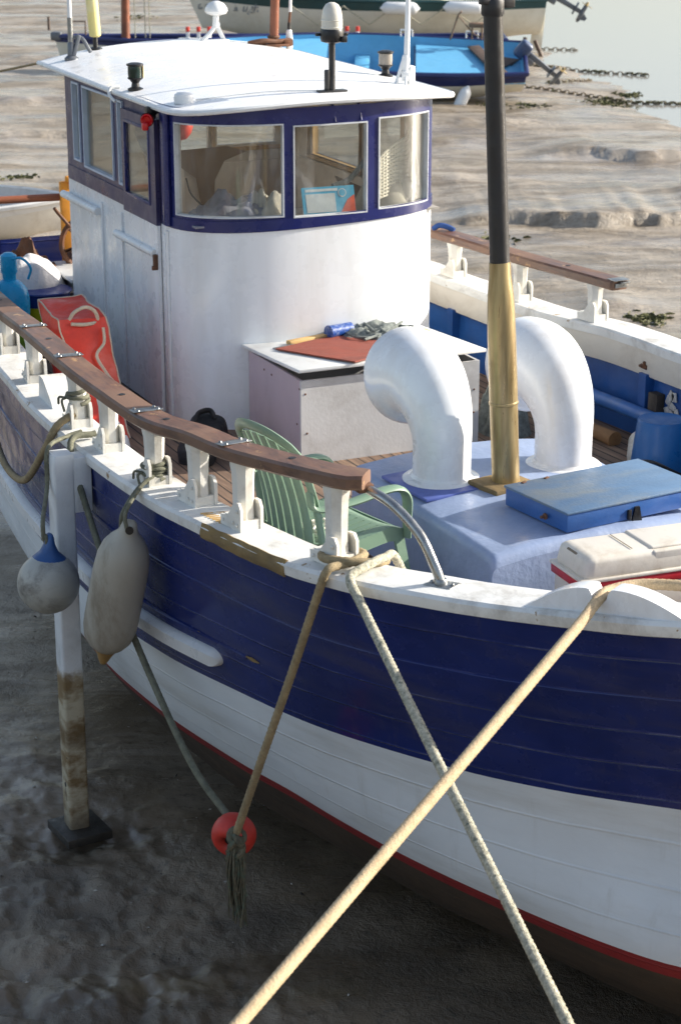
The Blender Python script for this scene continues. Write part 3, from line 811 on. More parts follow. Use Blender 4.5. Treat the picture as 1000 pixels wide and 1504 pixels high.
bm = bmesh.new(); bm.from_mesh(wall.data); bmesh.ops.remove_doubles(bm, verts=bm.verts[:], dist=2e-4)
for f in bm.faces: f.smooth = True
for e in bm.edges:
    e.smooth = not (len(e.link_faces) != 2 or e.calc_face_angle(0) > R(30))
bm.to_mesh(wall.data); bm.free()
# raised navy band (a thin proud rail round the house under the windows) and its upper twin
def strip(name, p0, p1, z0, z1, out, mats, par, lab=None, n=60, fz=None):
    mb = MB(); G = []
    for i in range(n + 1):
        p = p0 + (p1 - p0) * i / n; d = (fz(p) if fz else 0)
        G.append([wp(p, z0 + d, -.003), wp(p, z0 + d, out), wp(p, z1 + d, out), wp(p, z1 + d, -.003)])
    mb.grid(G); mb.add(G[0], [[0, 1, 2, 3]]); mb.add(G[-1], [[3, 2, 1, 0]])
    return mb.build(name, mats, par, lab)
strip('lower_band', 2.06, PTOT - .02, BAND, BAND + .072, .008, M['navy'], wall, fz=lambda p: bandz(p) - BAND)
strip('lower_band', .02, 1.36, BAND, BAND + .10, .008, M['navy_side'], wall)
# back wall with two windows to the aft deck
mb = MB()
BW = [(-.04, .22, 2.90, 3.30), (.29, .76, 2.955, 3.30)]
ys = sorted(set([WS + .045, YP - .045] + [y for w in BW for y in w[:2]])); zz = sorted(set([1.5, TOPZ] + [z for w in BW for z in w[2:]]))
for i in range(len(ys) - 1):
    for j in range(len(zz) - 1):
        ym = (ys[i] + ys[i + 1]) / 2; zm = (zz[j] + zz[j + 1]) / 2
        if any(w[0] < ym < w[1] and w[2] < zm < w[3] for w in BW): continue
        mb.box((-2.18, ym, zm), (.04, ys[i + 1] - ys[i], zz[j + 1] - zz[j]), 0)
mb.box((-2.155, .52, 2.92), (.02, .56, .03), 1); mb.box((-2.152, .255, 3.1), (.016, .03, .42), 1)
# joinery panels and a worn brown patch shape
mb.box((-2.154, -.12, 2.45), (.014, .28, .75), 0, bev=.004); mb.box((-2.154, .52, 2.45), (.014, .55, .75), 0, bev=.004)
mb.prism([(-.3, 2.93), (.36, 2.95), (.52, 2.9), (.34, 2.84), (.26, 2.7), (.25, 2.5), (.2, 2.42), (.14, 2.55), (.11, 2.72), (-.02, 2.82), (-.28, 2.84)], (-2.144, .0, 0), (0, 1, 0), (0, 0, 1), (.003, 0, 0), 2)
bw = mb.build('back_wall', [M['interior'], M['interior_wood'], paint('bare_brown_panel', srgb(122, 100, 80), .7, .12, 6)], boat)
for w in BW:
    mb = MB(); mb.box((-2.18, (w[0] + w[1]) / 2, (w[2] + w[3]) / 2), (.006, w[1] - w[0] - .004, w[3] - w[2] - .004)); mb.build('pane', M['pane_side'], bw)
# inside lining under the port windows, dash shelf
mb = MB(); mb.box((-1.2, YP - .06, 2.5), (1.8, .02, .7), 0, bev=.004)
mb.prism([(-1.4, 2.8), (-.5, 2.78), (-.45, 2.62), (-.8, 2.55), (-1.2, 2.66)], (0, YP - .073, 0), (1, 0, 0), (0, 0, 1), (0, .004, 0), 1)
for p0, p1, z0, z1 in [(w[1], w[2], w[3], w[4]) for w in WIN if w[0] == 'port']:
    pts = [wp(p0 - .01, z0 - .01, -.055), wp(p1 + .01, z0 - .01, -.055), wp(p1 + .01, z1 + .01, -.055), wp(p0 - .01, z1 + .01, -.055)]
    mb.tube(pts, .02, 4, 2, closed=True)
mb.build('inside_lining', [M['interior'], M['brown_dark'], M['interior_wood']], boat)
mb = MB(); G = []
sh = [p for p in PR if p[0] > -.2]
mb.prism([(p[0] - .04 if p[0] > 0 else p[0], Y0 + (p[1] - Y0) * .93) for p in sh] + [(-.22, .9), (-.22, -.76)], (0, 0, 2.80), (1, 0, 0), (0, 1, 0), (0, 0, .03))
mb.build('dash_shelf', M['interior'], boat)
mb = MB(); mb.box((-1.15, .06, 1.53), (2.0, 1.7, .02)); mb.build('cabin_sole', M['brown_dark'], boat)
mb = MB(); mb.box((-.2, .45, 2.3), (.3, .5, .95), bev=.02); mb.lathe([(.17, 0), (.19, .012), (.17, .024)], (-.37, .45, 2.62), (-1, 0, .2), 24); mb.build('helm_console', M['brown_dark'], boat)

# windows: white beading with a pane behind
def window(w, frame_mat, pane_mat, fw=.015, out=.012, par=None, name='window', lab=None):
    _, p0, p1, z0, z1 = w
    mb = MB(); n = max(4, int((p1 - p0) / .03))
    outer = [(p0 + (p1 - p0) * i / n, z0, 'b') for i in range(n + 1)] + [(p1, z0 + (z1 - z0) * j / 6, 'r') for j in range(1, 6)] + [(p1 - (p1 - p0) * i / n, z1, 't') for i in range(n + 1)] + [(p0, z1 - (z1 - z0) * j / 6, 'l') for j in range(1, 6)]
    pc, zc = (p0 + p1) / 2, (z0 + z1) / 2
    G = []
    for p, z, e in outer:
        def sh(d, o):
            pp = p + (d if p >= p1 - 1e-6 else -d if p <= p0 + 1e-6 else 0); z_ = z + (d if z >= z1 - 1e-6 else -d if z <= z0 + 1e-6 else 0)
            return wp(pp, z_, o)
        G.append([sh(.004, -.004), sh(.004, out), sh(-fw + .004, out), sh(-fw + .004, -.035)])
    G.append(G[0]); mb.grid(G)
    f = mb.build(name, frame_mat, par or boat, lab, ang=30)
    mb = MB(); Gp = [[wp(p0 + .003 + (p1 - p0 - .006) * i / n, z, -.02) for z in (z0 + .003, z1 - .003)] for i in range(n + 1)]
    mb.slab(Gp, lambda q: Vector((0.0, 0.0, 0.0)) + (Vector((-.004, 0, 0)) if q.x > 0 else Vector((0, .004, 0)) if q.y < 0 else Vector((0, -.004, 0))))
    mb.build('pane', pane_mat, f)
    return f
trim_side = paint('pale_blue_white_beading', srgb(180, 194, 212), .4, .05, 6, GRIME, .2, 5)
for w in WIN:
    if w[0] == 'side': window(w, trim_side, M['pane_side'])
    elif w[0] == 'front': window(w, M['bead'], M['pane'], .009, .009)
    elif w[0] == 'port': window(w, M['interior_wood'], M['pane_side'])
# sliding door, proud of the side
mb = MB()
D0, D1 = 1.345, 2.005
def dq(p, z): return wp(p, z, .03)
dp = [D0, 1.40, 1.90, D1]; dz = [1.53, 2.775, 2.89, 3.39, 3.452]
for i in range(3):
    for j in range(4):
        if i == 1 and j == 2: continue
        mb.box(((dq((dp[i] + dp[i + 1]) / 2, 0).x), WS - .018, (dz[j] + dz[j + 1]) / 2), (dp[i + 1] - dp[i], .03 if j > 0 else .022, dz[j + 1] - dz[j]), 0 if j == 0 else 1)
door = mb.build('wheelhouse_door', [M['wh_white'], M['navy_side']], boat)
mb = MB(); pc = -2.2 + (1.40 + 1.90) / 2
mb.box((pc, WS - .02, 3.14), (.5, .006, .5)); mb.build('door_pane', M['pane_side'], door)
mb = MB()
for (cx, cz, sx_, sz_) in ((pc, 2.90, .5, .02), (pc, 3.38, .5, .02), (pc - .24, 3.14, .02, .46), (pc + .24, 3.14, .02, .46)): mb.box((cx, WS - .028, cz), (sx_, .024, sz_), bev=.004)
mb.build('door_beading', M['navy'], door)
mb = MB(); mb.box((-.205, WS - .045, 2.55), (.03, .03, .075), bev=.006); mb.box((-.205, WS - .05, 2.50), (.018, .04, .03), bev=.004); mb.build('door_latch', M['rusty'], door)
# half round rubbing rails and joint battens down the side
for x0, x1, z in ((-2.24, -1.42, 2.665), (-1.03, -.24, 2.585)):
    mb = MB(); mb.tube(line((x0, WS - .035, z), (x1, WS - .035, z), 12), .027, 12); mb.box(((x0 + x1) / 2, WS - .02, z), (x1 - x0 - .03, .04, .036), bev=.004)
    mb.build('half_round_rail', M['white'], boat)
for x in (-1.42, -.98):
    mb = MB(); mb.box((x, WS - .006, 2.13), (.035 if x < -1 else .02, .018, 1.2), bev=.004); mb.build('side_batten', M['wh_white'], boat)
mb = MB(); mb.box((-.13, WS - .002, 2.13), (.05, .02, 1.2), bev=.006); mb.tube(line((-.085, WS - .0, 1.52), (-.085, WS - .0, 2.76), 6), .012, 8); mb.build('corner_post', M['wh_white'], boat)
mb = MB(); mb.box((-.1, WS - .004, 3.17), (.07, .026, .75), bev=.008); mb.tube(line((-.04, WS - .006, 2.8), (-.04, WS - .006, 3.54), 6), .02, 8); mb.build('corner_post', M['navy'], boat)

# roof
RY, RW = .15, 1.045
def rfront(y):
    u = min(1, abs((y - RY) / RW)); n = 3.2 if y < RY else 2.25; return (-.16 if y < RY else -.30) + (.62 if y < RY else .76) * (1 - u ** n) ** (1 / n)
def rz(s, y):
    k = (.4 - s) / 3.1; u = (y - RY) / RW
    return 3.545 + .028 * k + (.07 + .045 * k) * (1 - u * u) - (.012 if u > .7 else 0) * smooth01(.7, 1, u)
mb = MB(); G = []
NY, NS = 46, 30
for j in range(NY + 1):
    y = RY + RW * math.sin(math.pi * (j / NY - .5)); f = rfront(y)
    G.append([Vector((-2.72 + (f + 2.72) * i / NS, y, 0)) for i in range(NS + 1)])
for row in G:
    for p in row: p.z = rz(p.x, p.y) + .002 * nz((p.x, p.y, 0), 2.2)
top = G; bot = [[p + Vector((0, 0, -.034)) for p in r_] for r_ in G]
mb.slab(G, (0, 0, -.03))
roof = mb.build('roof', paint('white_roof_paint', srgb(234, 234, 234), .32, .02, 3, srgb(176, 170, 160), .22, 2.2, stretch=(.5, 1, 1), bump=.05, bscale=9, bdist=.004), boat, ang=50)
# rim moulding
edge = [G[0][i] for i in range(NS + 1)] + [G[j][NS] for j in range(1, NY + 1)] + [G[NY][i] for i in range(NS - 1, -1, -1)]
mb = MB(); mb.tube([p + Vector((0, 0, -.014)) for p in resample(edge, .05)], .019, 8); mb.build('roof_rim', M['white'], roof)
def on_roof(x, y): return Vector((x, y, rz(x, y)))
# ---- fittings on the roof
def nav_light(x, y, lens, name, tilt=(0, 0)):
    b = on_roof(x, y); mb = MB()
    mb.lathe([(.052, -.004), (.052, .008), (.028, .02), (.024, .045), (.036, .062), (.050, .072), (.052, .08)], b, (0, 0, 1), 20)
    mb.lathe([(.052, .155), (.056, .158), (.056, .168), (.03, .176), (.001, .177)], b, (0, 0, 1), 20)
    vs = []
    mb.box(b + Vector((-.045, .012, .118)), (.02, .07, .08), bev=.004)
    o = mb.build(name, M['blackp'], boat)
    mb = MB(); mb.lathe([(.046, .079), (.048, .1), (.048, .14), (.046, .156)], b, (0, 0, 1), 20); mb.build('lens', lens, o)
    return o
n1 = nav_light(-.80, -.80, M['green_lens'], 'navigation_light')
mb = MB(); b = on_roof(-.80, -.80); mb.tube([b + Vector((.03, .045, .08)), b + Vector((.03, .045, .156))], .006, 6); mb.build('lens_bar', M['brass'], n1)
n2 = nav_light(-.72, .99, M['smoke_lens'], 'navigation_light')
mb = MB(); b = on_roof(-.74, .97); mb.box(b + Vector((.018, .046, .118)), (.036, .012, .07), bev=.003, rot=Matrix.Rotation(R(-18), 3, 'Z')); mb.build('red_lens', M['red_lens'], n2)
mb = MB(); b = on_roof(-.06, -.735); mb.lathe([(.062, -.004), (.064, .03), (.058, .05), (.04, .062), (.001, .066)], b, (0, 0, 1), 24); mb.build('antenna_puck', M['white'], boat)
# beacon on a black pole at the front edge
b = on_roof(.20, .17); t = b + Vector((-.05, .02, .52))
mb = MB(); mb.tube(line(b, b + Vector((-.012, .006, .32)), 4), .021, 12); mb.box(b + Vector((0, 0, .006)), (.07, .19, .012), bev=.004); mb.box(b + Vector((-.0, -.035, .07)), (.03, .03, .14), bev=.006)
bc = mb.build('beacon_pole', M['black'], boat)
b2 = b + Vector((-.012, .006, .30))
mb = MB(); mb.lathe([(.03, 0), (.07, .012), (.076, .03), (.076, .075), (.07, .09)], b2, (0, 0, 1), 24); mb.box(b2 + Vector((.06, .05, .03)), (.05, .04, .04), bev=.006); mb.box(b2 + Vector((.02, .085, .055)), (.02, .03, .02), bev=.004); mb.box(b2 + Vector((-.03, -.085, .055)), (.02, .03, .02), bev=.004); mb.build('beacon_base', M['blackp'], bc)
mb = MB(); mb.lathe([(.066, .088), (.068, .12), (.065, .17), (.056, .215), (.040, .24), (.018, .252), (.001, .254)], b2, (0, 0, 1), 28)
for k in range(2): mb.lathe([(.0675, .095 + k * .045), (.0695, .099 + k * .045), (.0675, .103 + k * .045)], b2, (0, 0, 1), 24)
mb.build('beacon_dome', M['clear_lens'], bc)
# brackets under the roof overhang at the beacon
for y in (.10, .28): mb = MB(); mb.tube([(.30, y, 3.565), (.37, y, 3.56), (.405, y, 3.46)], .007, 6); mb.build('overhang_bracket', M['navy'], boat)
mb = MB(); mb.tube(resample(spline([on_roof(.16, .12) + Vector((0, 0, .006)), on_roof(.03, -.2) + Vector((0, 0, .006)), on_roof(-.05, -.66) + Vector((0, 0, .006))], 10), .05), .004, 6); mb.build('roof_cable', M['white'], roof)
mb = MB(); mb.tube(spline([on_roof(-.98, -.87) + Vector((0, .02, .012)), on_roof(-.98, -.9) + Vector((0, -.012, .012)), on_roof(-.96, -.9) + Vector((0, -.03, -.03)), on_roof(-.9, -.9) + Vector((0, -.01, -.07))], 6), .011, 8); mb.build('edge_clip', M['white'], roof)
# horn with a red mouth under the starboard front corner
mb = MB(); c = Vector((-.17, -.93, 3.47)); mb.lathe([(.028, -.06), (.03, 0), (.034, .03), (.045, .05)], c, (.75, -.55, -.1), 18, cap1=False); mb.box(c + Vector((-.05, .03, .04)), (.05, .07, .05), bev=.006)
hn = mb.build('horn', M['blackp'], boat)
mb = MB(); mb.lathe([(.040, .0), (.040, .02), (.035, .024), (.02, .008)], c + Vector((.75, -.55, -.1)).normalized() * .04, (.75, -.55, -.1), 18); mb.box(c + Vector((.045, -.045, -.045)), (.045, .04, .05), bev=.012, seg=3); mb.build('horn_mouth', M['red_lens'], hn)
# masts and aerials along the after edge
def aerial(x, y, segs, name, mat, base_mat=None, lean=(0, 0), foot=.05):
    b = on_roof(x, y); mb = MB(); z = 0
    o = None
    pts = []; rs = []
    for r, h in segs: pts.append(b + Vector((lean[0] * h, lean[1] * h, h))); rs.append(r)
    mb.tube(pts, rs, 12); o = mb.build(name, mat, boat)
    if base_mat:
        m2 = MB(); m2.lathe([(foot, -.01), (foot, .012), (foot * .55, .03), (foot * .5, .12), (foot * .42, .125)], b, (0, 0, 1), 16)
        m2.box(b + Vector((.02, foot * .7, .10)), (.025, .03, .16), bev=.006, rot=Matrix.Rotation(R(-18), 3, 'X')); m2.build('ratchet_base', base_mat, o)
    return o
aerial(-2.45, -.725, [(.02, .0), (.02, .28), (.02, .30)], 'whip_aerial', M['steel'], M['alloy'], (.0, -.0))
a_ = aerial(-2.45, -.725, [(.016, .28), (.014, 1.2), (.008, 2.6)], 'whip_aerial', M['white'])
b = on_roof(-2.45, -.725); mb = MB(); mb.tube(spline([b + Vector((0, .02, .16)), b + Vector((.02, .08, .15)), b + Vector((.03, .12, .08)), b + Vector((.03, .14, .05))], 5), .014, 8); mb.build('bracket_arm', M['alloy'], a_)
b = on_roof(-2.66, -.47); o = None
mb = MB(); mb.tube(line(b, b + Vector((0, 0, .1)), 2), .018, 10); mb.lathe([(.05, -.004), (.05, .01), (.02, .02)], b, (0, 0, 1), 14); o = mb.build('reflector_stub', M['blackp'], boat)
mb = MB(); mb.tube([b + Vector((0, 0, .09)), b + Vector((0, 0, .10)), b + Vector((-.02, -.02, .5)), b + Vector((-.03, -.03, .9))], [.03, .044, .046, .046], 16); mb.build('reflector_tube', M['yellow_tube'], o)
# mushroom aerial on a hinged bracket
b = on_roof(-2.62, .46)
mb = MB(); mb.tube([b + Vector((0, .01, .1)), b + Vector((0, .02, .20))], .024, 12); mb.lathe([(.024, -.02), (.024, .02)], b + Vector((0, .02, .12)), (1, 0, 0), 14); mb.tube([b + Vector((0, -.10, .0)), b + Vector((0, -.04, .05)), b + Vector((0, .02, .12))], .018, 8); mb.tube([b + Vector((0, .08, 0)), b + Vector((0, .02, .12))], .018, 8); mb.box(b + Vector((0, 0, .0)), (.09, .22, .016), bev=.005)
mu = mb.build('mushroom_aerial', M['white'], boat)
mb = MB(); mb.lathe([(.03, .185), (.075, .20), (.088, .22), (.086, .24), (.06, .275), (.02, .295), (.001, .297)], b + Vector((0, .02, 0)), (0, 0, 1), 24); mb.build('aerial_cap', M['white'], mu)
# rusty mast step with a brown spar
b = on_roof(-2.55, .92)
mb = MB(); mb.tube([b + Vector((0, 0, 0)), b + Vector((-.0, .02, .5)), b + Vector((0, .06, 1.6))], [.036, .034, .03], 14); sp = mb.build('mast_stub', M['boom'], boat)
mb = MB(); mb.box(b + Vector((0, 0, .01)), (.16, .2, .02), bev=.006); mb.box(b + Vector((0, -.14, .02)), (.1, .12, .035), bev=.012); mb.box(b + Vector((.02, .1, .025)), (.09, .08, .05), bev=.012); mb.tube(spline([b + Vector((.02, -.22, .03)), b + Vector((.06, -.12, .05)), b + Vector((.05, 0, .04)), b + Vector((.02, .14, .04))], 5), .018, 8); mb.lathe([(.045, .06), (.05, .07), (.045, .08)], b, (0, 0, 1), 12); mb.build('mast_step', M['rusty'], sp)
a2 = aerial(-2.55, 1.05, [(.024, 0), (.03, .05), (.022, .14), (.012, .15)], 'stub_aerial', M['white'])
b = on_roof(-2.55, 1.05); mb = MB(); mb.tube([b + Vector((0, 0, .14)), b + Vector((0, .0, .2))], .014, 8, 0); mb.tube([b + Vector((0, 0, .2)), b + Vector((0, .01, .28))], .011, 8, 1); mb.tube([b + Vector((0, .01, .28)), b + Vector((0, .03, 1.2))], .013, 8, 2); mb.build('aerial_rod', [M['blackp'], M['rusty'], M['white']], a2)
mb = MB(); mb.tube([b + Vector((0, -.1, 0)), b + Vector((0, -.075, 1.2))], .004, 6); mb.tube([b + Vector((-.5, .1, .02)), b + Vector((0, -.03, 1.2))], .003, 6); mb.build('halyard', M['rope_grey'], boat)
# long white whip in a ratchet mount near the port front corner
b = on_roof(-.20, .885)
mb = MB(); mb.tube([b + Vector((0, 0, .10)), b + Vector((0, .01, .16)), b + Vector((-.02, .03, .8)), b + Vector((-.03, .05, 1.5))], [.024, .02, .014, .01], 12); w3 = mb.build('whip_aerial', M['white'], boat)
mb = MB(); mb.tube([b + Vector((-.0, -.07, 0)), b + Vector((0, -.015, .16))], .012, 8); mb.tube([b + Vector((.05, -.02, 0)), b + Vector((.01, .0, .12))], .01, 8); mb.box(b + Vector((0, .04, .06)), (.06, .05, .12), bev=.012); mb.lathe([(.04, -.02), (.042, 0), (.04, .02)], b + Vector((0, .0, .06)), (.3, 1, 0), 16); mb.lathe([(.028, .0), (.028, .09), (.022, .11)], b + Vector((0, 0, .08)), (0, .05, 1), 14); mb.build('ratchet_mount', M['white'], w3)
# hanging clothes inside
mb = MB(); G = [[Vector((-1.5 + .02 * math.sin(j * 2), -.45 + (j - 2) * .07 * (1 - .0 * i) * (1 if i < 4 else (8 - i) / 4.2), 3.48 - i * .075)) for j in range(5)] for i in range(8)]
mb.slab(G, (.03, 0, 0)); g_ = mb.build('hanging_jacket', M['grey_cloth']); tag(g_, 'grey blue jacket hanging inside the wheelhouse behind the side window', 'jacket')
# ------------------------------------------------------------------ engine casing, hatch, cowls, mast
CX0, CX1, CY0, CY1 = 2.70, 4.26, -.84, .44
def cz(y):
    u = (y + .2) / .64; return 1.965 + .05 * (1 - u * u)
mb = MB(); G = []
ny = 24; rb_ = .045
prof = []
for j in range(ny + 1):
    y = CY0 + rb_ + (CY1 - CY0 - 2 * rb_) * j / ny; prof.append((y, cz(y)))
zl = cz(CY0 + rb_); zr_ = cz(CY1 - rb_)
pl = [(CY0 - .012, 1.49), (CY0 - .006, 1.75)] + [(CY0 + rb_ - rb_ * math.cos(R(a)), zl - rb_ + rb_ * math.sin(R(a))) for a in (0, 25, 50, 75)]
pr_ = [(CY1 - rb_ + rb_ * math.cos(R(a)), zr_ - rb_ + rb_ * math.sin(R(a))) for a in (75, 50, 25, 0)] + [(CY1, 1.49)]
prof = pl + prof + pr_
xs = [CX0] + [CX0 + .02 + (CX1 - .06 - CX0 - .02) * i / 16 for i in range(17)] + [CX1 - .04, CX1 - .022, CX1 - .008, CX1]
for x in xs:
    d = 0
    if x > CX1 - .055: k = (x - (CX1 - .055)) / .055; d = .055 * (1 - math.sqrt(max(0, 1 - k * k)))
    row = []
    for y, z in prof:
        bl = .05 * smooth01(.05, .0, x - CX0) if False else 0
        w = .004 * nz((x, y, z), 3) + .0025 * nz((x, y, z), 9)
        row.append(Vector((x + (.0 if x < CX1 else .0), y, (z - d if z > 1.8 else z) + w)))
    G.append(row)
mb.grid(G); 
mb.add(G[0], [list(range(len(prof)))]); 
last = G[-1]; low = [Vector((CX1 + .012, p.y, 1.49)) for p in last]
mb.grid([last, [Vector((CX1 + .01, p.y, min(p.z, 1.7))) for p in last], low])
casing = mb.build('engine_casing', M['casing'], boat, fix=True, ang=50)
def on_case(x, y): return Vector((x, y, cz(y)))
# hatch lid
mb = MB(); rot = Matrix.Rotation(R(7), 3, 'Z')
mb.box((3.92, -.03, 2.062), (.50, .84, .095), 1, bev=.006, rot=rot)
mb.box((3.92, -.03, 2.112), (.515, .855, .014), 0, bev=.005, rot=rot)
lid = mb.build('hatch_lid', [M['lid'], M['lid_side']], casing)
mb = MB()
for u in (-.34, -.20):
    p = rot @ Vector((-.235, u + .02, 0)) + Vector((3.92, -.03, 2.121)); mb.box(p, (.016, .035, .006), bev=.002, rot=Matrix.Rotation(R(30), 3, 'Z'))
p = rot @ Vector((.1, -.434, 0)) + Vector((3.92, -.03, 2.06)); mb.lathe([(.016, 0), (.016, .008), (.008, .014), (.008, .03)], p, rot @ Vector((0, -1, 0)), 12)
mb.build('lid_fitting', M['rusty'], lid)
mb = MB(); p = rot @ Vector((.252, -.0, 0)) + Vector((3.92, -.03, 2.045)); mb.prism([(-.03, -.05), (.03, -.05), (.012, .035), (-.012, .035)], p + Vector((.008, 0, 0)), (0, 1, 0), (0, 0, 1), (.012, 0, 0)); mb.box(p + Vector((.012, -.045, .0)), (.014, .02, .05), bev=.003)
mb.build('lid_hasp', M['blackp'], lid)
# pad of bare timber under the mast and a darker plate under the cowl
mb = MB(); mb.box(on_case(3.43, -.33) + Vector((0, 0, .006)), (.24, .27, .03), bev=.006, rot=Matrix.Rotation(R(10), 3, 'Z')); mb.build('mast_pad', M['bare'], casing)
mb = MB(); mb.box(on_case(3.20, -.58) + Vector((0, 0, .0)), (.46, .42, .018), bev=.004, rot=Matrix.Rotation(R(2), 3, 'X') @ Matrix.Rotation(R(4), 3, 'Z')); mb.build('cowl_plate', paint('deeper_blue_plate', srgb(92, 108, 176), .45, .1, 5, srgb(70, 84, 140), .5, 4, srgb(190, 200, 226), .70, 14), casing)

def cowl(x, y, z0):
    mb = MB(); pts = []; rs = []
    for z in (0, .06, .12, .18): pts.append(Vector((x, y, z0 + z))); rs.append(.152 + .0 * z)
    bc = Vector((x - .275, y, z0 + .19)); Rb = .275
    for k in range(1, 15):
        a = R(108 * k / 14); pts.append(bc + Vector((Rb * math.cos(a), 0, Rb * math.sin(a) * 1.05))); u = k / 14
        rs.append(.152 + .102 * u ** 1.25)
    tn = (pts[-1] - pts[-2]).normalized()
    for d, r in ((.02, .256), (.04, .258), (.052, .256), (.05, .248)): pts.append(pts[17] + tn * d); rs.append(r)
    # inside skin
    for d, r in ((.02, .242), (-.02, .228)): pts.append(pts[17] + tn * d); rs.append(r)
    for k in (10, 6, 2): pts.append(pts[3 + k]); rs.append(rs[3 + k] - .02)
    n = 40; nx = Vector((0, 1, 0)); vs = []; 
    for i, p in enumerate(pts):
        if i <= 17: t = (pts[min(i + 1, 17)] - pts[max(i - 1, 0)]).normalized()
        elif i < 24: t = tn
        else: t = (pts[3 + (10, 6, 2)[i - 24] + 1] - pts[3 + (10, 6, 2)[i - 24] - 1]).normalized()
        ny_ = t.cross(nx).normalized()
        for k in range(n):
            a = 2 * math.pi * k / n; vs.append(p + (nx * math.cos(a) + ny_ * math.sin(a)) * rs[i])
    fs = []
    for i in range(len(pts) - 1):
        for k in range(n): fs.append([i * n + k, i * n + (k + 1) % n, (i + 1) * n + (k + 1) % n, (i + 1) * n + k])
    fs.append([(len(pts) - 1) * n + k for k in range(n)])
    mb.add(vs, fs)
    o = mb.build('ventilation_cowl', M['cowl'], boat, ang=60)
    fl = MB(); fl.lathe([(.205, -.012), (.205, .004), (.195, .012), (.165, .016), (.152, .03)], (x, y, z0 - .002), (0, 0, 1), 40, cap1=False)
    fl.build('cowl_flange', M['cowl'], o)
cowl(3.165, -.545, cz(-.5)); cowl(3.21, .155, cz(.15))

mb = MB()
def ml(z): return Vector((3.42 - .014 * (z - 2), -.305 - .052 * (z - 2), z))
mb.tube([ml(z) for z in (3.10, 3.16, 3.6, 4.2, 4.45, 5.2, 6.2)], [.049, .0495, .0485, .047, .046, .044, .042], 24)
mast = mb.build('mast', M['black'], boat)
mb = MB(); zz_ = [1.99, 2.2, 2.43, 2.44, 2.443, 2.449, 2.455, 2.458, 2.47, 2.6, 2.8, 2.92, 3.0, 3.06, 3.10, 3.165, 3.172, 3.172]
rr_ = [.0715, .0715, .072, .072, .0755, .0765, .0755, .0730, .0730, .0730, .0720, .0695, .066, .060, .056, .054, .054, .049]
mb.tube([ml(z) for z in zz_], rr_, 32); mb.build('brass_sleeve', M['brass'], mast, ang=25)
mb = MB(); p = ml(4.40); mb.lathe([(.05, -.04), (.056, -.03), (.056, .03), (.05, .04)], p, (0, 0, 1), 20); mb.box(p + Vector((.0, .07, .02)), (.05, .08, .05), bev=.008); mb.box(p + Vector((.02, -.05, .03)), (.04, .06, .03), bev=.006); mb.build('mast_band', M['black'], mast)

# ------------------------------------------------------------------ locker against the wheelhouse
BX0, BX1, BY0, BY1, BZ = .34, 1.20, -.49, .735, 2.035
mb = MB(); 
mb.box(((BX0 + BX1) / 2, BY0 + .009, (1.5 + BZ) / 2), (BX1 - BX0 - .038, .018, BZ - 1.5), 1)
mb.box(((BX0 + BX1) / 2, BY1 - .009, (1.5 + BZ) / 2), (BX1 - BX0 - .038, .018, BZ - 1.5), 0)
mb.box((BX1 - .009, (BY0 + BY1) / 2, (1.5 + BZ) / 2), (.018, BY1 - BY0, BZ - 1.5), 0)
mb.box((BX0 + .1, (BY0 + BY1) / 2, 1.75), (.018, BY1 - BY0 - .04, .4), 0)
locker = mb.build('deck_locker', [M['boxply'], paint('pinkish_grey_ply', srgb(188, 172, 178), .55, .05, 3, srgb(150, 134, 140), .4, 2.4, stretch=(1, 1, .4))], boat)
mb = MB(); rot = Matrix.Rotation(R(-3.0), 3, 'Y')
mb.box((.785, .115, 2.085), (.93, 1.28, .022), bev=.004, rot=rot); mb.build('locker_lid', M['boxlid'], locker)
mb = MB()
for (x, z) in ((.62, 1.97), (.74, 1.965), (1.14, 1.75), (1.18, 1.98)): mb.lathe([(0, 0), (.008, 0), (.006, .003)], (x, BY0 - .0002, z), (0, -1, 0), 8)
for (y, z) in ((-.46, 1.95), (-.45, 1.7), (.70, 1.85), (.7, 1.7)): mb.lathe([(0, 0), (.007, 0), (.005, .003)], (BX1 + .0002, y, z), (1, 0, 0), 8)
mb.build('screw_head', M['rusty'], locker)
def lidz(x): return 2.085 + math.tan(R(3.0)) * (x - .785) + .0125
def top_thing(name, mb, mat, label, cat, **k):
    o = mb.build(name, mat, **k); tag(o, label, cat); return o
mb = MB(); G = []
mtx = [(.64, -.42), (.42, .12), (.98, .34), (1.27, -.16)]
for i in range(13):
    row = []
    for j in range(13):
        u, v = i / 12, j / 12
        a = Vector(mtx[0]).lerp(Vector(mtx[1]), v); b = Vector(mtx[3]).lerp(Vector(mtx[2]), v); q = a.lerp(b, u)
        row.append(Vector((q.x, q.y, lidz(q.x) + .006 + .012 * max(0, u - .7) * (1 - v) + .003 * nz((q.x, q.y, 0), 5))))
    G.append(row)
mb.slab(G, (0, 0, .009)); top_thing('rust_red_board', mb, M['mat'], 'flat rust red sheet of board lying on the white locker lid', 'board', base=(.8, -.05, 2.09))
mb = MB(); mb.tube(line((.47, .02, lidz(.47) + .045), (.42, .20, lidz(.42) + .045), 4), .042, 18); mb.lathe([(.044, 0), (.046, .006), (.044, .01)], (.47, .02, lidz(.47) + .045), (-.26, .96, 0), 18)
top_thing('blue_tin', mb, M['blue_can'], 'small blue and white tin lying on its side on the locker', 'tin', base=(.45, .1, 2.08))
mb = MB(); mb.box((.47, -.13, lidz(.47) + .014), (.05, .30, .026), bev=.004, rot=Matrix.Rotation(R(14), 3, 'Z')); top_thing('wood_offcut', mb, M['pine'], 'pale wood offcut lying beside the blue tin on the locker', 'wood offcut', base=(.44, -.12, 2.07))
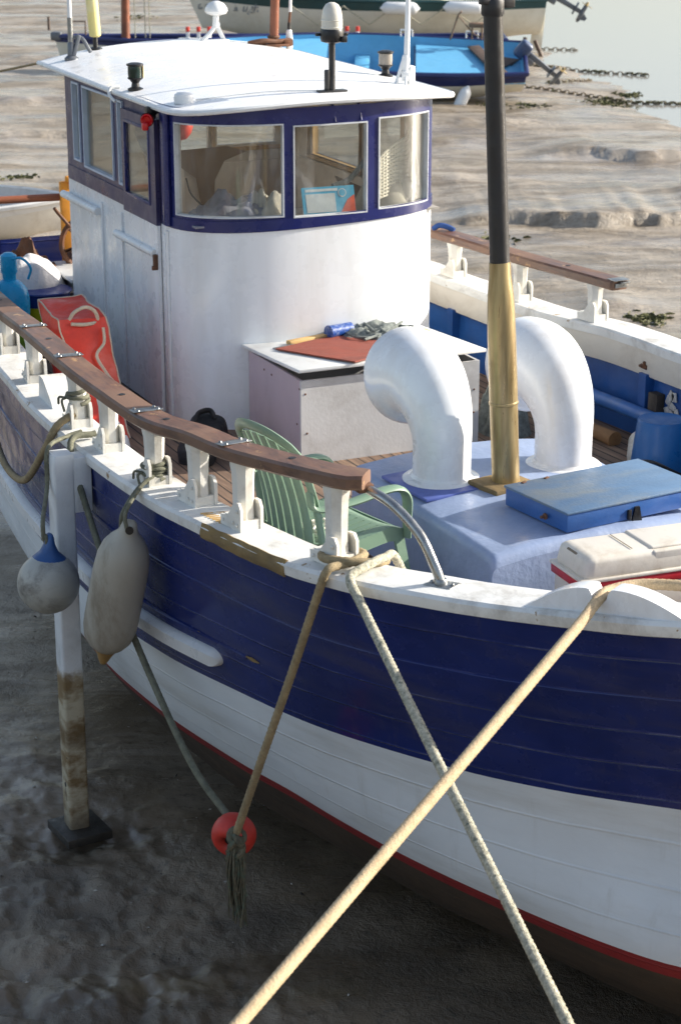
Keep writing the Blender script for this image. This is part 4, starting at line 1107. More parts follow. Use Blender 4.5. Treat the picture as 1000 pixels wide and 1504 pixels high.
mb = MB(); mb.box((.60, -.32, lidz(.6) + .004), (.10, .17, .006), bev=.002, rot=Matrix.Rotation(R(20), 3, 'Z')); top_thing('metal_scrap', mb, M['steel'], 'small grey metal plate on the locker lid behind the red board', 'metal plate', base=(.6, -.32, 2.08))
mb = MB(); mb.box((.62, .62, lidz(.62) + .014), (.07, .09, .026), bev=.004); top_thing('wood_block', mb, M['pine'], 'little tan wood block at the port end of the locker lid', 'wood block', base=(.62, .62, 2.08))
# crumpled net heap
def heap(cx, cy, z0, rx, ry, h, seed, n=26, amp=.35, fr=6):
    mb = MB(); G = []
    for i in range(n + 1):
        row = []
        for j in range(n + 1):
            u = -1 + 2 * i / n; v = -1 + 2 * j / n; a = max(0, 1 - (u * u + v * v)); x = cx + u * rx; y = cy + v * ry
            w = amp * (nz((x, y, seed), fr) + .5 * nz((x, y, seed + 3), fr * 2.3) + .5 * abs(nz((x, y, seed + 9), fr * 1.6)))
            row.append(Vector((x, y, z0 + max(0, h * (a ** .6) * (1 + w * 1.6) - .004))))
        G.append(row)
    mb.slab(G, (0, 0, -.012)); return mb
mb = heap(.53, .36, 2.088, .22, .26, .05, 3, amp=.7, fr=9)
for k in range(8):
    a = rnd.uniform(0, 6.28); p = Vector((.55, .36, 2.10)); mb.tube(spline([p + Vector((rnd.uniform(-.24, .24), rnd.uniform(-.24, .24), rnd.uniform(.0, .05))) for _ in range(4)], 8), .009, 6)
top_thing('crumpled_net', mb, M['net_grey'], 'crumpled grey green net heaped on the locker beside the red board', 'net', base=(.55, .36, 2.08))

# ------------------------------------------------------------------ plastic garden chair
def make_chair(loc, rotz, z0):
    root = thing('plastic_chair', 'sage green plastic garden chair standing on deck beside the engine casing', 'chair', loc)
    rz_ = Matrix.Translation(Vector(loc)) @ Matrix.Rotation(rotz, 4, 'Z') @ Matrix.Scale(1.1, 4)
    def W(p): return rz_ @ Vector(p)
    def bld(mb, name, par=root, **k):
        mb.v = [rz_ @ p for p in mb.v]; return mb.build(name, M['chair'], par, **k)
    # local: +y = facing, seat centre at origin
    def seatz(y): return .425 + .03 * smooth01(-.1, .22, y) - .02 * smooth01(.17, .235, y)
    mb = MB()
    n = 9; w = .455
    for k in range(n):
        x0 = -w / 2 + w * k / n + .0035; x1 = -w / 2 + w * (k + 1) / n - .0035; G = []
        for i in range(15):
            y = -.17 + .33 * i / 14; G.append([Vector((x, y, seatz(y) - .012 * (1 - (2 * x / w) ** 2))) for x in (x0, x1)])
        mb.slab(G, (0, 0, -.008))
    for y0, y1 in ((.155, .235), (-.235, -.165)):
        G = [[Vector((x, y, seatz(y) - .012 * (1 - (2 * x / w) ** 2))) for x in [-.25 + .5 * j / 12 for j in range(13)]] for y in [y0 + (y1 - y0) * i / 6 for i in range(7)]]
        mb.slab(G, (0, 0, -.008))
    for s in (-1, 1):
        G = [[Vector((s * x, y, seatz(y) - .012 * (1 - (2 * min(x, .2275) / w) ** 2))) for x in (.224, .252)] for y in [-.235 + .47 * i / 12 for i in range(13)]]
        mb.slab(G, (0, 0, -.008))
        G = [[Vector((s * .252, y, seatz(y) - .002)), Vector((s * .256, y, seatz(y) - .06))] for y in [-.235 + .47 * i / 12 for i in range(13)]]; mb.slab(G, (-s * .008, 0, 0))
    G = [[Vector((x, .236, seatz(.235) - .004)), Vector((x, .242, seatz(.235) - .06))] for x in [-.252 + .504 * i / 12 for i in range(13)]]; mb.slab(G, (0, -.008, 0))
    bld(mb, 'seat', ang=30)
    # back: slats between side stiles, S-curved, reclined
    def bk(u, x): # u 0..1 up the back
        y = -.205 - .17 * u - .05 * math.sin(u * math.pi) * -1 * .6 + .035 * (2 * x / .46) ** 2; z = .40 + .55 * u
        return Vector((x, y, z))
    mb = MB(); ns = 6; bw_ = .42
    def hw(u): return (bw_ / 2) * (1.0 - .04 * u) 
    def topc(x): return 1.0 - .16 * (abs(x) / .23) ** 2.4
    for k in range(ns):
        G = []
        for i in range(20):
            u = i / 19; row = []
            for e in range(5):
                f = (k + .1 + .8 * e / 4) / ns; x = (2 * f - 1) * hw(u) * .86; uu = u * (topc(x) - .06)
                p = bk(uu, x); p.y -= .006 * math.sin(math.pi * e / 4); row.append(p)
            G.append(row)
        mb.slab(G, (0, .008, 0))
    bld(mb, 'back_slats', ang=30)
    mb = MB(); pts = []
    for i in range(12): u = i / 11 * .84; pts.append(bk(u, -hw(u) * 1.02 - .01))
    for i in range(1, 20): x = -.215 + .43 * i / 20; pts.append(bk(topc(x), x))
    for i in range(12): u = (11 - i) / 11 * .84; pts.append(bk(u, hw(u) * 1.02 + .01))
    mb.tube(pts, 1, 8, flat=(.012, .026), ref=(0, 1, .35))
    for uu in (.04, .5):
        G = [[bk(uu - .025, x) + Vector((0, -.003, 0)), bk(uu + .025, x) + Vector((0, -.003, 0))] for x in [-.2 + .4 * j / 10 for j in range(11)]]
        if uu < .1: mb.slab(G, (0, .012, 0))
    bld(mb, 'backrest_frame', ang=50)
    for s in (-1, 1):
        mb = MB()
        a = bk(.52, s * .205) ; pts = spline([a, Vector((s * .262, -.24, .62)), Vector((s * .285, -.08, .625)), Vector((s * .285, .10, .645)), Vector((s * .282, .19, .635)), Vector((s * .277, .235, .585)), Vector((s * .272, .242, .50)), Vector((s * .268, .245, .40))], 8)
        n_ = len(pts); rs = [.75 + .35 * smooth01(0, .4, i / n_) - .2 * smooth01(.7, 1, i / n_) for i in range(n_)]
        mb.tube(pts, rs, 10, flat=(.030, .014), ref=(s, 0, 0.0)); bld(mb, 'armrest', ang=50)
        for sy, y0, y1 in ((1, .235, .30), (-1, -.215, -.30)):
            mb = MB(); G = []
            for i in range(8):
                u = i / 7; z = .43 * (1 - u); y = y0 + (y1 - y0) * u; x = s * (.252 + .05 * u); wd = .032 - .010 * u
                G.append([Vector((x - s * wd * 1.5, y, z)), Vector((x - s * .0, y, z)), Vector((x, y - sy * wd * 1.6, z))])
            mb.slab(G, lambda p: Vector((-s * .007, -sy * .007, 0))); bld(mb, 'leg', ang=30)
    return root
chair = make_chair((3.60, -1.40, 1.53), R(12), 1.53)

# ------------------------------------------------------------------ loose gear on deck
# white and red cool box
def cool_box(c, rotz):
    root = thing('cool_box', 'dirty white cool box with a red band on the foredeck', 'cool box', c)
    T = Matrix.Translation(Vector(c)) @ Matrix.Rotation(rotz, 4, 'Z') @ Matrix.Diagonal((.80, .96, .60, 1))
    def b(mb, n, m, **k): mb.v = [T @ p for p in mb.v]; return mb.build(n, m, root, **k)
    L, W_, H_ = .96, .40, .50
    mb = MB(); mb.box((0, 0, .12), (W_ - .02, L - .02, .24), bev=.03, seg=3); b(mb, 'lower_shell', M['coolwhite'])
    mb = MB(); mb.box((0, 0, .255), (W_ + .004, L + .004, .075), bev=.012, seg=2); b(mb, 'red_band', M['coolred'])
    mb = MB(); mb.box((0, 0, .305), (W_ + .016, L + .016, .028), bev=.008); b(mb, 'lid_rim', M['coolwhite'])
    mb = MB(); mb.box((0, 0, .39), (W_ - .012, L - .012, .19), bev=.05, seg=4, taper=.95)
    mb.box((.0, .18, .484), (W_ * .80, .56, .030), bev=.013, seg=4)
    mb.box((.168, .18, .40), (.04, .56, .15), bev=.016, seg=4)
    ld = b(mb, 'lid', M['coolwhite'])
    mb = MB(); mb.box((-.02, -.425, .455), (.13, .05, .035), bev=.012, seg=3, rot=Matrix.Rotation(R(28), 3, 'X')); b(mb, 'lid_recess', paint('recess_grime', srgb(122, 110, 92), .7, .2, 8)); mb = MB(); mb.box((0, -.09, .489), (W_ * .74, .008, .008)); mb.box((-.0, -.19, .4925), (.26, .005, .003))
    b(mb, 'lid_groove', paint('groove_grime', srgb(122, 110, 92), .7, .2, 8))
    return root
cool_box((4.55, -.135, 1.768), R(-3))

# red valise by the wheelhouse side
bag = thing('red_valise', 'red rectangular fabric valise with white piping leaning beside the wheelhouse', 'valise', (0.0, -1.42, 1.5))
mb = MB()
def bagp(u, v, w): # u along x (aft..fwd), v across, w up
    puff = .03 * (1 - (2 * w - 1) ** 4)
    x = -.26 + .46 * u - .34 * w * (1 - .15 * w); y = -1.55 + .30 * v - .05 * w; z = 1.5 + .74 * w + .05 * w * (1 - u)
    x += (puff if u > .5 else -puff) * (1 - (2 * v - 1) ** 2) * (1 if u in (0, 1) else abs(2 * u - 1)); y += (puff if v > .5 else -puff) * (1 - (2 * u - 1) ** 2) * abs(2 * v - 1)
    q = Vector((x, y, z)); k = .010
    return q + Vector((nz(q, 5), nz(q, 5, 5), nz(q, 5, 9))) * (k * 2.6) + Vector((nz(q, 13), nz(q, 13, 5), 0)) * k
N_ = 10
def face(f): mb.grid([[f(i / N_, j / (N_ * 2)) for j in range(N_ * 2 + 1)] for i in range(N_ + 1)])
face(lambda a, b: bagp(1, a, b)); face(lambda a, b: bagp(0, a, b)); face(lambda a, b: bagp(a, 0, b)); face(lambda a, b: bagp(a, 1, b)); face(lambda a, b: bagp(a, b, 1)); face(lambda a, b: bagp(a, b, 0))
o = mb.build('valise_body', M['tarp'], bag, ang=70)
pip = paint('white_piping', srgb(206, 190, 166), .6, .08, 20, srgb(150, 130, 110), .4, 10)
mb = MB()
for f in ([bagp(1, 0, t / 20) for t in range(21)], [bagp(1, 1, t / 20) for t in range(21)], [bagp(t / 12, 0, 1) for t in range(13)], [bagp(t / 12, 1, 1) for t in range(13)], [bagp(0, t / 8, 1) for t in range(9)], [bagp(0, 0, t / 20) for t in range(21)]): mb.tube(f, .0055, 6)
mb.build('piping', pip, bag)
mb = MB()
a = bagp(1, .5, .97); pts = [a + Vector(v) for v in ((-.02, -.08, .02), (0, -.05, .07), (.01, .02, .10), (.01, .08, .07), (.0, .1, .0), (.02, .02, -.01), (.02, -.08, .0))]
mb.tube(resample(spline(pts, 8), .01), .012, 9, lay=(3, 18))
pts = [bagp(1, .85, .93) + Vector((.03, 0, 0)), bagp(1, .8, .8) + Vector((.035, 0, 0)), bagp(1, .62, .7) + Vector((.03, 0, 0)), bagp(1, .72, .55) + Vector((.03, 0, 0)), bagp(1, .95, .38) + Vector((.03, 0, 0)), bagp(1, .95, .2) + Vector((.03, 0, 0))]
mb.tube(resample(spline(pts, 8), .01), .010, 9, lay=(3, 18)); mb.build('carrying_cord', pip, bag)
mb = heap(.42, -1.42, 1.5, .11, .09, .10, 12, amp=.9, fr=14); o = mb.build('crumpled_wrapper', [M['sack']]); tag(o, 'crumpled white wrapper at the foot of the red valise', 'wrapper')
# black kit bag on deck
mb = MB(); c = Vector((.80, -.98, 1.60)); rot = Matrix.Rotation(R(50), 3, 'Z') @ Matrix.Rotation(R(22), 3, 'X')
mb.box(c, (.24, .42, .18), bev=.06, seg=4, rot=rot)
for v in mb.v: v += Vector((nz(v, 6), nz(v, 6, 4), nz(v, 6, 8))) * .03
kb = thing('black_kit_bag', 'black soft kit bag slumped on deck against the locker', 'bag', (.80, -.98, 1.5)); mb.build('bag_body', M['bag_black'], kb, ang=70)
mb = MB(); mb.tube(spline([c + rot @ Vector(v) for v in ((-.06, .08, .085), (-.05, .13, .125), (.01, .17, .12), (.05, .14, .08))], 8), .022, 10, flat=(1, .5)); mb.build('bag_handle', M['bag_black'], kb)
# red peg on the cap
mb = MB(); b = gunw(3.80, -1) + Vector((0, .24, .06)); mb.tube([b, b + Vector((0, .0, .04)), b + Vector((.01, .005, .09)), b + Vector((.015, .01, .13))], [.008, .012, .014, .010], 8); o = mb.build('red_toggle', M['red_lens']); tag(o, 'small red plastic toggle standing on the gunwale behind a post', 'toggle')
# string on the chair seat
mb = MB()
for k in range(5):
    p = Vector((3.66, -1.47, 2.01)); mb.tube(spline([p + Vector((rnd.uniform(-.11, .11), rnd.uniform(-.09, .09), rnd.uniform(0, .02))) for _ in range(5)], 6), .006, 6)
o = mb.build('string_tangle', M['net']); tag(o, 'tangle of white string lying on the green chair seat', 'string')
# blue bucket, jug, log at the port side
bk_ = thing('blue_bucket', 'upturned blue plastic bucket near the port bulwark', 'bucket', (2.24, 1.42, 1.5)); c = Vector((2.24, 1.42, 1.5))
mb = MB(); mb.lathe([(.185, 0), (.19, .012), (.18, .02), (.145, .335), (.138, .345), (.13, .34), (.11, .334), (.02, .334)], c, (0, 0, 1), 36, cap0=True, cap1=True); mb.build('bucket_shell', M['bucket'], bk_)
mb = MB(); mb.tube(spline([c + Vector(v) for v in ((.05, -.19, .04), (.12, -.23, .13), (.22, -.2, .16), (.26, -.08, .1), (.22, .05, .03))], 8), .010, 8); mb.build('bucket_handle', M['black'], bk_)
mb = MB(); c = Vector((2.02, 1.44, 1.585)); pf = [(.02, -.14), (.06, -.135)] + [(.085 + (.008 if k % 2 else 0), -.11 + k * .022) for k in range(10)] + [(.07, .12), (.03, .15), (.022, .18), (.001, .18)]
mb.lathe(pf, c, (-.5, .35, .15), 24); o = mb.build('plastic_jug', M['jug']); tag(o, 'ribbed milky plastic jug lying beside the blue bucket', 'jug')
mb = MB(); mb.tube([Vector((.5, 1.42, 1.545)) + Vector((1.16, .05, 0)) * t + Vector((0, .01 * math.sin(t * 6), .006 * math.sin(t * 9))) for t in [i / 12 for i in range(13)]], [.048 + .004 * math.sin(i * 1.7) for i in range(13)], 14); o = mb.build('round_log', M['log']); tag(o, 'brown round log lying on deck along the port bulwark', 'log')
mb = heap(1.05, 1.0, 1.5, .2, .16, .26, 21, amp=.8, fr=9); o = mb.build('net_heap', M['net_grey']); tag(o, 'dark heap of old net on deck behind the locker', 'net')
# blue twine tied on the port rail behind the house
mb = MB(); p = PP[min(range(len(PP)), key=lambda k: abs(PP[k].x + .92))] + Vector((0, 0, .07)); mb.tube(spline([p + Vector(v) for v in ((-.06, -.06, 0), (-.02, -.03, .03), (.02, .02, .02), (.06, .05, .0))], 6), .02, 8); o = mb.build('twine_knot', M['blue_cloth']); tag(o, 'knot of blue twine on the port handrail behind the wheelhouse', 'twine')

# aft deck gear left of the wheelhouse
gb = thing('gas_bottle', 'bright blue gas bottle with green label behind the starboard rail', 'gas bottle', (-2.25, -1.33, 1.5)); c = Vector((-2.25, -1.33, 1.5))
mb = MB(); mb.lathe([(.13, 0), (.14, .02), (.14, .16), (.14, .30)], c, (0, 0, 1), 28, 1); mb.lathe([(.1405, .30), (.141, .42), (.125, .49), (.085, .54), (.05, .56)], c, (0, 0, 1), 28, 0)
mb.build('bottle_body', [M['gas'], M['gas_label']], gb)
mb = MB(); mb.lathe([(.05, .55), (.05, .60), (.062, .62), (.06, .74), (.03, .76)], c, (0, 0, 1), 18); mb.tube(spline([c + Vector(v) for v in ((.05, 0, .72), (.10, .07, .73), (.12, .13, .66), (.08, .12, .57))], 8), .010, 8); mb.build('bottle_neck', M['gas'], gb)
mb = MB(); mb.lathe([(0, 0), (.042, 0), (.042, .003)], c + Vector((.128, .045, .30)), (.94, .33, 0), 16); mb.build('round_label', paint('pink_white_label', srgb(224, 180, 160), .4, .1, 20), gb)
tb = thing('plastic_tub', 'navy tub printed with a yellow disc behind the red valise', 'tub', (-2.45, -1.02, 1.5)); c = Vector((-2.45, -1.02, 1.5))
mb = MB(); mb.lathe([(.17, 0), (.20, .40), (.215, .41), (.21, .42), (.19, .42)], c, (0, 0, 1), 28); mb.build('tub_shell', M['tub'], tb)
mb = MB(); G = []
for i in range(7):
    row = []
    for j in range(13):
        a = -.62 + (j - 6) * .16; z = .18 + (i - 3) * .045; k = math.sqrt(max(0, 1 - ((i - 3) / 3.4) ** 2)); r = .186 + .075 * z + .004
        a2 = -.62 + (a + .62) * k; row.append(c + Vector((r * math.cos(a2), r * math.sin(a2), z)))
    G.append(row)
mb.slab(G, lambda p: (p - c - Vector((0, 0, p.z - c.z))).normalized() * -.006); mb.build('yellow_print', M['tub_yellow'], tb)
mb = heap(-2.75, -1.05, 1.88, .30, .28, .24, 31, n=40, amp=.16, fr=5); o = mb.build('plastic_sack', M['sack']); tag(o, 'pale plastic sack bulging on the aft deck beside the gas bottle', 'sack')
mb = MB(); mb.box((-2.75, -1.05, 1.70), (.40, .36, .40), bev=.02); o = mb.build('grey_crate', M['boxply']); tag(o, 'grey crate under the plastic sack on the aft deck', 'crate')
ch = thing('white_chest', 'white chest with an overhanging lid just aft of the wheelhouse', 'chest', (-2.75, -.50, 1.5))
mb = MB(); mb.box((-2.78, -.48, 1.72), (.62, .52, .46), bev=.01); mb.build('chest_body', M['chest'], ch); mb = MB(); mb.box((-2.77, -.50, 1.965), (.72, .62, .03), bev=.008); mb.build('chest_lid', M['boxlid'], ch)
mb = MB(); mb.tube(spline([(-2.38, -.35, 1.95), (-2.42, -.5, 1.99), (-2.42, -.66, 1.93), (-2.44, -.72, 1.75), (-2.43, -.74, 1.5)], 8), .012, 8); o = mb.build('black_hose', M['blackp']); tag(o, 'thin black hose looping over the white chest', 'hose')
# stern: orange board, boom, winch wheel
mb = MB(); mb.box((-3.25, -.52, 2.02), (.05, .20, 1.12), bev=.008); mb.box((-3.22, -.50, 2.60), (.05, .16, .05), bev=.01); mb.build('orange_stern_board', M['orange'], boat)
mb = MB(); mb.tube(line((-3.30, -3.2, 2.50), (-3.28, -.62, 2.455), 8), .03, 12); mb.build('stern_boom', M['boom'], boat)
wn = MB(); c = Vector((-3.0, -.50, 2.13))
wn.tube([c + Vector((0, .20 * math.cos(a), .20 * math.sin(a))) for a in [2 * math.pi * i / 32 for i in range(32)]], .022, 8, closed=True)
for a in (.3, 1.35, 2.4, 3.45): wn.tube(line(c + Vector((0, .19 * math.cos(a), .19 * math.sin(a))), c - Vector((0, .19 * math.cos(a), .19 * math.sin(a))), 3), .013, 6)
wn.tube(line(c + Vector((-.14, 0, 0)), c + Vector((.1, 0, 0)), 2), .05, 12); wn.tube([c + Vector((.02, -.13, .14)), c + Vector((.04, -.23, .26)), c + Vector((.05, -.26, .30))], .014, 8)
wn.box(c + Vector((-.1, 0, -.33)), (.16, .22, .5), bev=.01)
wn.build('hand_winch', M['rusty'], boat)
mb = heap(-3.0, -.95, 1.95, .2, .2, .12, 44, amp=1, fr=9); mb.build('engine_clutter', M['rusty'], boat)
mb = MB(); mb.box((-3.0, -.95, 1.73), (.4, .4, .46), bev=.02); mb.build('stern_box', M['navy'], boat)
mb = MB(); mb.lathe([(.001, -.11), (.05, -.095), (.085, -.05), (.10, 0), (.085, .05), (.05, .095), (.001, .11)], (-2.6, .16, 3.05), (0, 0, 1), 24); mb.tube(line((-2.6, .16, 3.2), (-2.6, .16, 3.58), 2), .008, 6)
o = mb.build('hung_buoy', M['buoy']); tag(o, 'red buoy hanging under the roof edge seen through the wheelhouse', 'buoy')

# ------------------------------------------------------------------ on the wheelhouse shelf
mb = heap(.0, -.42, 2.83, .22, .36, .11, 51, n=40, amp=.5, fr=9); o = mb.build('crumpled_cloth', M['grey_cloth']); tag(o, 'crumpled grey cloth lying behind the left front window', 'cloth')
mb = heap(.1, -.24, 2.84, .14, .15, .12, 55, n=30, amp=.6, fr=11); o = mb.build('crumpled_cloth', M['cream_cloth']); tag(o, 'crumpled cream cloth on top of the grey cloth in the window', 'cloth')
mb = heap(.02, .68, 2.83, .2, .26, .20, 61, n=30, amp=.5, fr=6); o = mb.build('folded_sheet', M['cream_cloth']); tag(o, 'pale sheet bundled behind the right front window', 'sheet')
# booklet propped behind the centre window
bl = thing('blue_booklet', 'cyan booklet with a white panel propped in the centre window', 'booklet', (.22, .13, 2.84))
T = Matrix.Translation(Vector((.225, .145, 2.842))) @ Matrix.Rotation(R(-4), 4, 'Z') @ Matrix.Rotation(R(-18), 4, 'Y')
mb = MB(); mb.box((0, 0, .09), (.008, .36, .18), 0); mb.v = [T @ v for v in mb.v]; mb.build('booklet_cover', M['cyan'], bl)
mb = MB(); mb.box((.0052, -.055, .075), (.002, .20, .12), 0); mb.box((.0052, -.045, .158), (.002, .22, .016), 0); mb.v = [T @ v for v in mb.v]; mb.build('white_panel', M['paper'], bl)
mb = MB(); mb.lathe([(.0, .0), (.028, 0), (.028, .002)], (.0052, .095, .135), (1, 0, 0), 20); mb.v = [T @ v for v in mb.v]; o = mb.build('round_emblem', M['paper'], bl)
mb = MB(); mb.lathe([(.019, .0), (.022, 0), (.022, .001), (.019, .001)], (.0074, .095, .135), (1, 0, 0), 20); mb.v = [T @ v for v in mb.v]; mb.build('emblem_ring', M['cyan'], o)
mb = MB(); mb.prism([(-.05, -.06), (.05, -.06), (.05, .05), (.0, .02)], (.0052, .128, .07), (0, 1, 0), (0, 0, 1), (.002, 0, 0)); mb.v = [T @ v for v in mb.v]; mb.build('red_picture', M['orange_pic'], bl)
# crocheted string net hung behind the right window: real holes
mb = MB()
def netp(u, v): return Vector((.20 - .34 * u * u, .46 + .44 * u, 2.90 + .03 * math.sin(u * 5) + v * (.24 + .20 * u)))
nu, nv = 17, 13
for i in range(nu + 1): mb.tube([netp(i / nu + .006 * math.sin(j * 3.1), j / nv) for j in range(nv + 1)], .008, 5)
for j in range(nv + 1): mb.tube([netp(i / nu, j / nv + .006 * math.sin(i * 3.1)) for i in range(nu + 1)], .008, 5)
o = mb.build('string_net', M['net']); tag(o, 'white crocheted string net hanging behind the right front window', 'net')
mb = MB(); mb.tube(resample(spline([(.10, .22, 3.00), (.08, .34, 3.03), (.04, .44, 3.1), (.02, .5, 3.16)], 8), .012), .018, 9, lay=(4, 14)); o = mb.build('knotted_cord', M['net_grey']); tag(o, 'grey knotted cord draped behind the centre window', 'cord')
mb = MB(); mb.tube(spline([(-.15, -.70, 3.08), (-.12, -.68, 2.98), (-.06, -.62, 2.9), (-.02, -.58, 2.83)], 8), .006, 6); o = mb.build('black_cable', M['blackp']); tag(o, 'thin black cable hanging inside the left front window', 'cable')
# ------------------------------------------------------------------ fenders, buoy and ropes
# round ball fender on its lanyard over the beaching leg
c = Vector((2.735, -2.55, 1.585)); bf = thing('ball_fender', 'round scuffed white ball fender with a blue neck hanging over the leg', 'fender', c)
ax = Vector((-.10, .10, 1)).normalized(); RB = .158
mb = MB(); mb.lathe([(RB * math.sin(R(a)), -RB * math.cos(R(a))) for a in [1] + list(range(6, 157, 6))], c, ax, 36, cap1=True); mb.build('ball_body', M['ball'], bf)
mb = MB(); pf = [(.098, .122), (.085, .142), (.062, .165), (.046, .20), (.040, .235), (.034, .25), (.02, .257)]
q = Vector((0, 0, 1)).rotation_difference(ax); n = 24; vs = []; fs = []
for i, (r, z) in enumerate(pf):
    k = max(.45, 1 - i * .13)
    for j in range(n):
        a = 2 * math.pi * j / n; vs.append(c + q @ Vector((r * math.cos(a), r * math.sin(a) * k, z)))
for i in range(len(pf) - 1):
    for j in range(n): fs.append([i * n + j, i * n + (j + 1) % n, (i + 1) * n + (j + 1) % n, (i + 1) * n + j])
fs.append([(len(pf) - 1) * n + j for j in range(n)]); mb.add(vs, fs); mb.build('ball_neck', M['ball_cap'], bf)
eye = c + ax * .225
mb = MB(); mb.lathe([(.0, -.022), (.013, -.022), (.013, .022), (0, .022)], eye, q @ Vector((0, 1, 0)), 12); mb.build('neck_eye', M['fender'], bf)
k0 = gunw(2.22, -1) + Vector((0, -.045, .075))
mb = MB(); pts = spline([eye + Vector((0, -.03, 0)), eye + Vector((-.03, -.02, .10)), Vector((2.45, -2.452, 2.0)), Vector((2.40, -2.425, 2.185)), k0, k0 + Vector((-.03, .09, .01))], 12); mb.tube(resample(pts, .012), .0115, 9, lay=(3, 14)); mb.tube([eye + Vector((math.cos(a) * .02, -.02, math.sin(a) * .025)) for a in [2 * math.pi * i / 12 for i in range(12)]], .009, 7, closed=True)
mb.build('lanyard', M['rope_green'], bf)

# long grey fender
A0, A1 = Vector((3.40, -2.325, 2.09)), Vector((3.12, -2.40, 1.27)); ax = (A0 - A1).normalized(); Lf = (A0 - A1).length
lf = thing('long_fender', 'grubby long cylindrical fender hanging from the second lashed post', 'fender', (A0 + A1) / 2)
pf = [(.016, 0), (.028, .025), (.040, .06), (.060, .10), (.095, .135), (.120, .175), (.132, .23), (.1345, .30), (.1345, Lf - .30), (.131, Lf - .255), (.1305, Lf - .25), (.128, Lf - .21), (.112, Lf - .15), (.085, Lf - .105), (.055, Lf - .07), (.044, Lf - .045), (.036, Lf - .01), (.02, Lf)]
mb = MB(); mb.lathe(pf[3:], A1, ax, 36); mb.build('fender_body', M['fender'], lf, ang=60)
mb = MB(); mb.lathe(pf[:4], A1, ax, 24); mb.build('fender_tip', M['fend_tip'], lf)
mb = MB(); mb.lathe([(0, -.05), (.02, -.05), (.02, .05), (0, .05)], A0 - ax * .04, (.95, -.25, .1), 14); mb.build('fender_eye', M['blackp'], lf)
k1 = gunw(3.20, -1) + Vector((.03, .0, .07))
mb = MB(); mb.tube(resample(spline([A0 - ax * .04 + Vector((-.03, -.03, 0)), A0 + Vector((-.04, -.02, .04)), k1 + Vector((.05, -.02, 0)), k1 + Vector((.02, .06, .02))], 8), .01), .010, 9, lay=(3, 16)); mb.tube(resample(spline([A0 - ax * .04 + Vector((.035, -.02, 0)), A0 + Vector((-.0, -.02, .05)), k1 + Vector((.06, -.01, .01)), k1 + Vector((.03, .06, .04))], 8), .01), .010, 9, lay=(3, 16)); mb.build('lanyard', M['rope_green'], lf)
# lashings round the posts
def lashing(s, inset, z0, turns, r, rr, mat, label, tail=True):
    g = gunw(s, -1); t = rail_tan(s, -1); inn = Vector((-t.y, t.x, 0)).normalized(); b = g + inn * inset + Vector((0, 0, .055 + z0))
    mb = MB(); pts = []
    n = int(turns * 20)
    for i in range(n + 1):
        a = 2 * math.pi * i / 20; w = 1 + .06 * math.sin(a * .37 + 1)
        pts.append(b + t * math.cos(a) * r * w * 1.1 + inn * math.sin(a) * r * w + Vector((0, 0, .075 * i / n + .012 * math.sin(a * .5))))
    mb.tube(resample(pts, .012), rr, 9, lay=(3, 14))
    k = b - inn * (r + .005) + Vector((0, 0, .03))
    if tail:
        for d in ((.05, -.03, -.07), (-.07, -.03, -.05)):
            mb.tube(spline([k, k + Vector(d) * .4 + Vector((0, -.02, .02)), k + Vector(d) * .9], 6), rr * .6, 6)
    o = mb.build('rope_lashing', mat); return tag(o, label, 'rope')
lashing(3.20, .09, .03, 4.2, .058, .0105, M['rope_green'], 'grey green rope wound round the post above the long fender')
lashing(1.95, .10, .13, 2.2, .056, .0115, M['rope_green'], 'pale rope lashing knotted round the post above the ball fender')
# slack line from that post aft along the topsides (loop at the left)
k0 = gunw(1.98, -1) + Vector((0, -.03, .07))
p_ = [k0 + Vector((0, .10, .06)), k0, k0 + Vector((-.10, -.05, -.16)), Vector((1.35, -2.27, 1.69)), Vector((.75, -2.22, 1.60)), Vector((.2, -2.15, 1.68)), Vector((-.4, -2.09, 1.83)), Vector((-1.2, -2.04, 2.02)), gunw(-1.9, -1) + Vector((0, -.02, .05)), gunw(-2.0, -1) + Vector((0, .1, .07))]
mb = MB(); mb.tube(resample(spline(p_, 14), .016), .021, 12, lay=(3, 9)); o = mb.build('slack_rope', M['rope_old']); tag(o, 'slack fawn rope hanging in a loop aft of the beaching leg', 'rope')
# line from the same post down to the red buoy
BY = Vector((4.27, -2.165, .815))
p_ = [gunw(2.26, -1) + Vector((0, .10, .085)), gunw(2.30, -1) + Vector((0, -.05, .055)), Vector((2.52, -2.285, 2.0)), Vector((2.86, -2.31, 1.69)), Vector((3.24, -2.30, 1.40)), Vector((3.75, -2.26, 1.08)), BY + Vector((-.075, -.0, .06))]
p_[2:6] = [BY.lerp(p_[1], k) + Vector((0, -.03, -d)) for k, d in ((.85, .07), (.68, .145), (.45, .15), (.2, .08))]
mb = MB(); mb.tube(resample(spline(p_, 14), .014), .017, 12, lay=(3, 11)); o = mb.build('buoy_line', M['rope_green']); tag(o, 'grey green line passing behind the long fender down to the red buoy', 'rope')
# red buoy
by = thing('pickup_buoy', 'small orange red ring buoy hanging on ropes beside the hull', 'buoy', BY)
ax = Vector((.62, -.70, -.25)).normalized()
mb = MB(); pf = []
for k in range(25):
    a = 2 * math.pi * k / 24; pf.append((.057 + .047 * math.cos(a), .074 * math.sin(a)))
mb.lathe(pf, BY, ax, 36, cap0=False, cap1=False); mb.build('buoy_ring', M['buoy'], by)
mb = MB(); mb.lathe([(.001, -.05), (.022, -.05), (.022, .05), (.001, .05)], BY, ax, 14); mb.build('buoy_hole', M['blackp'], by)
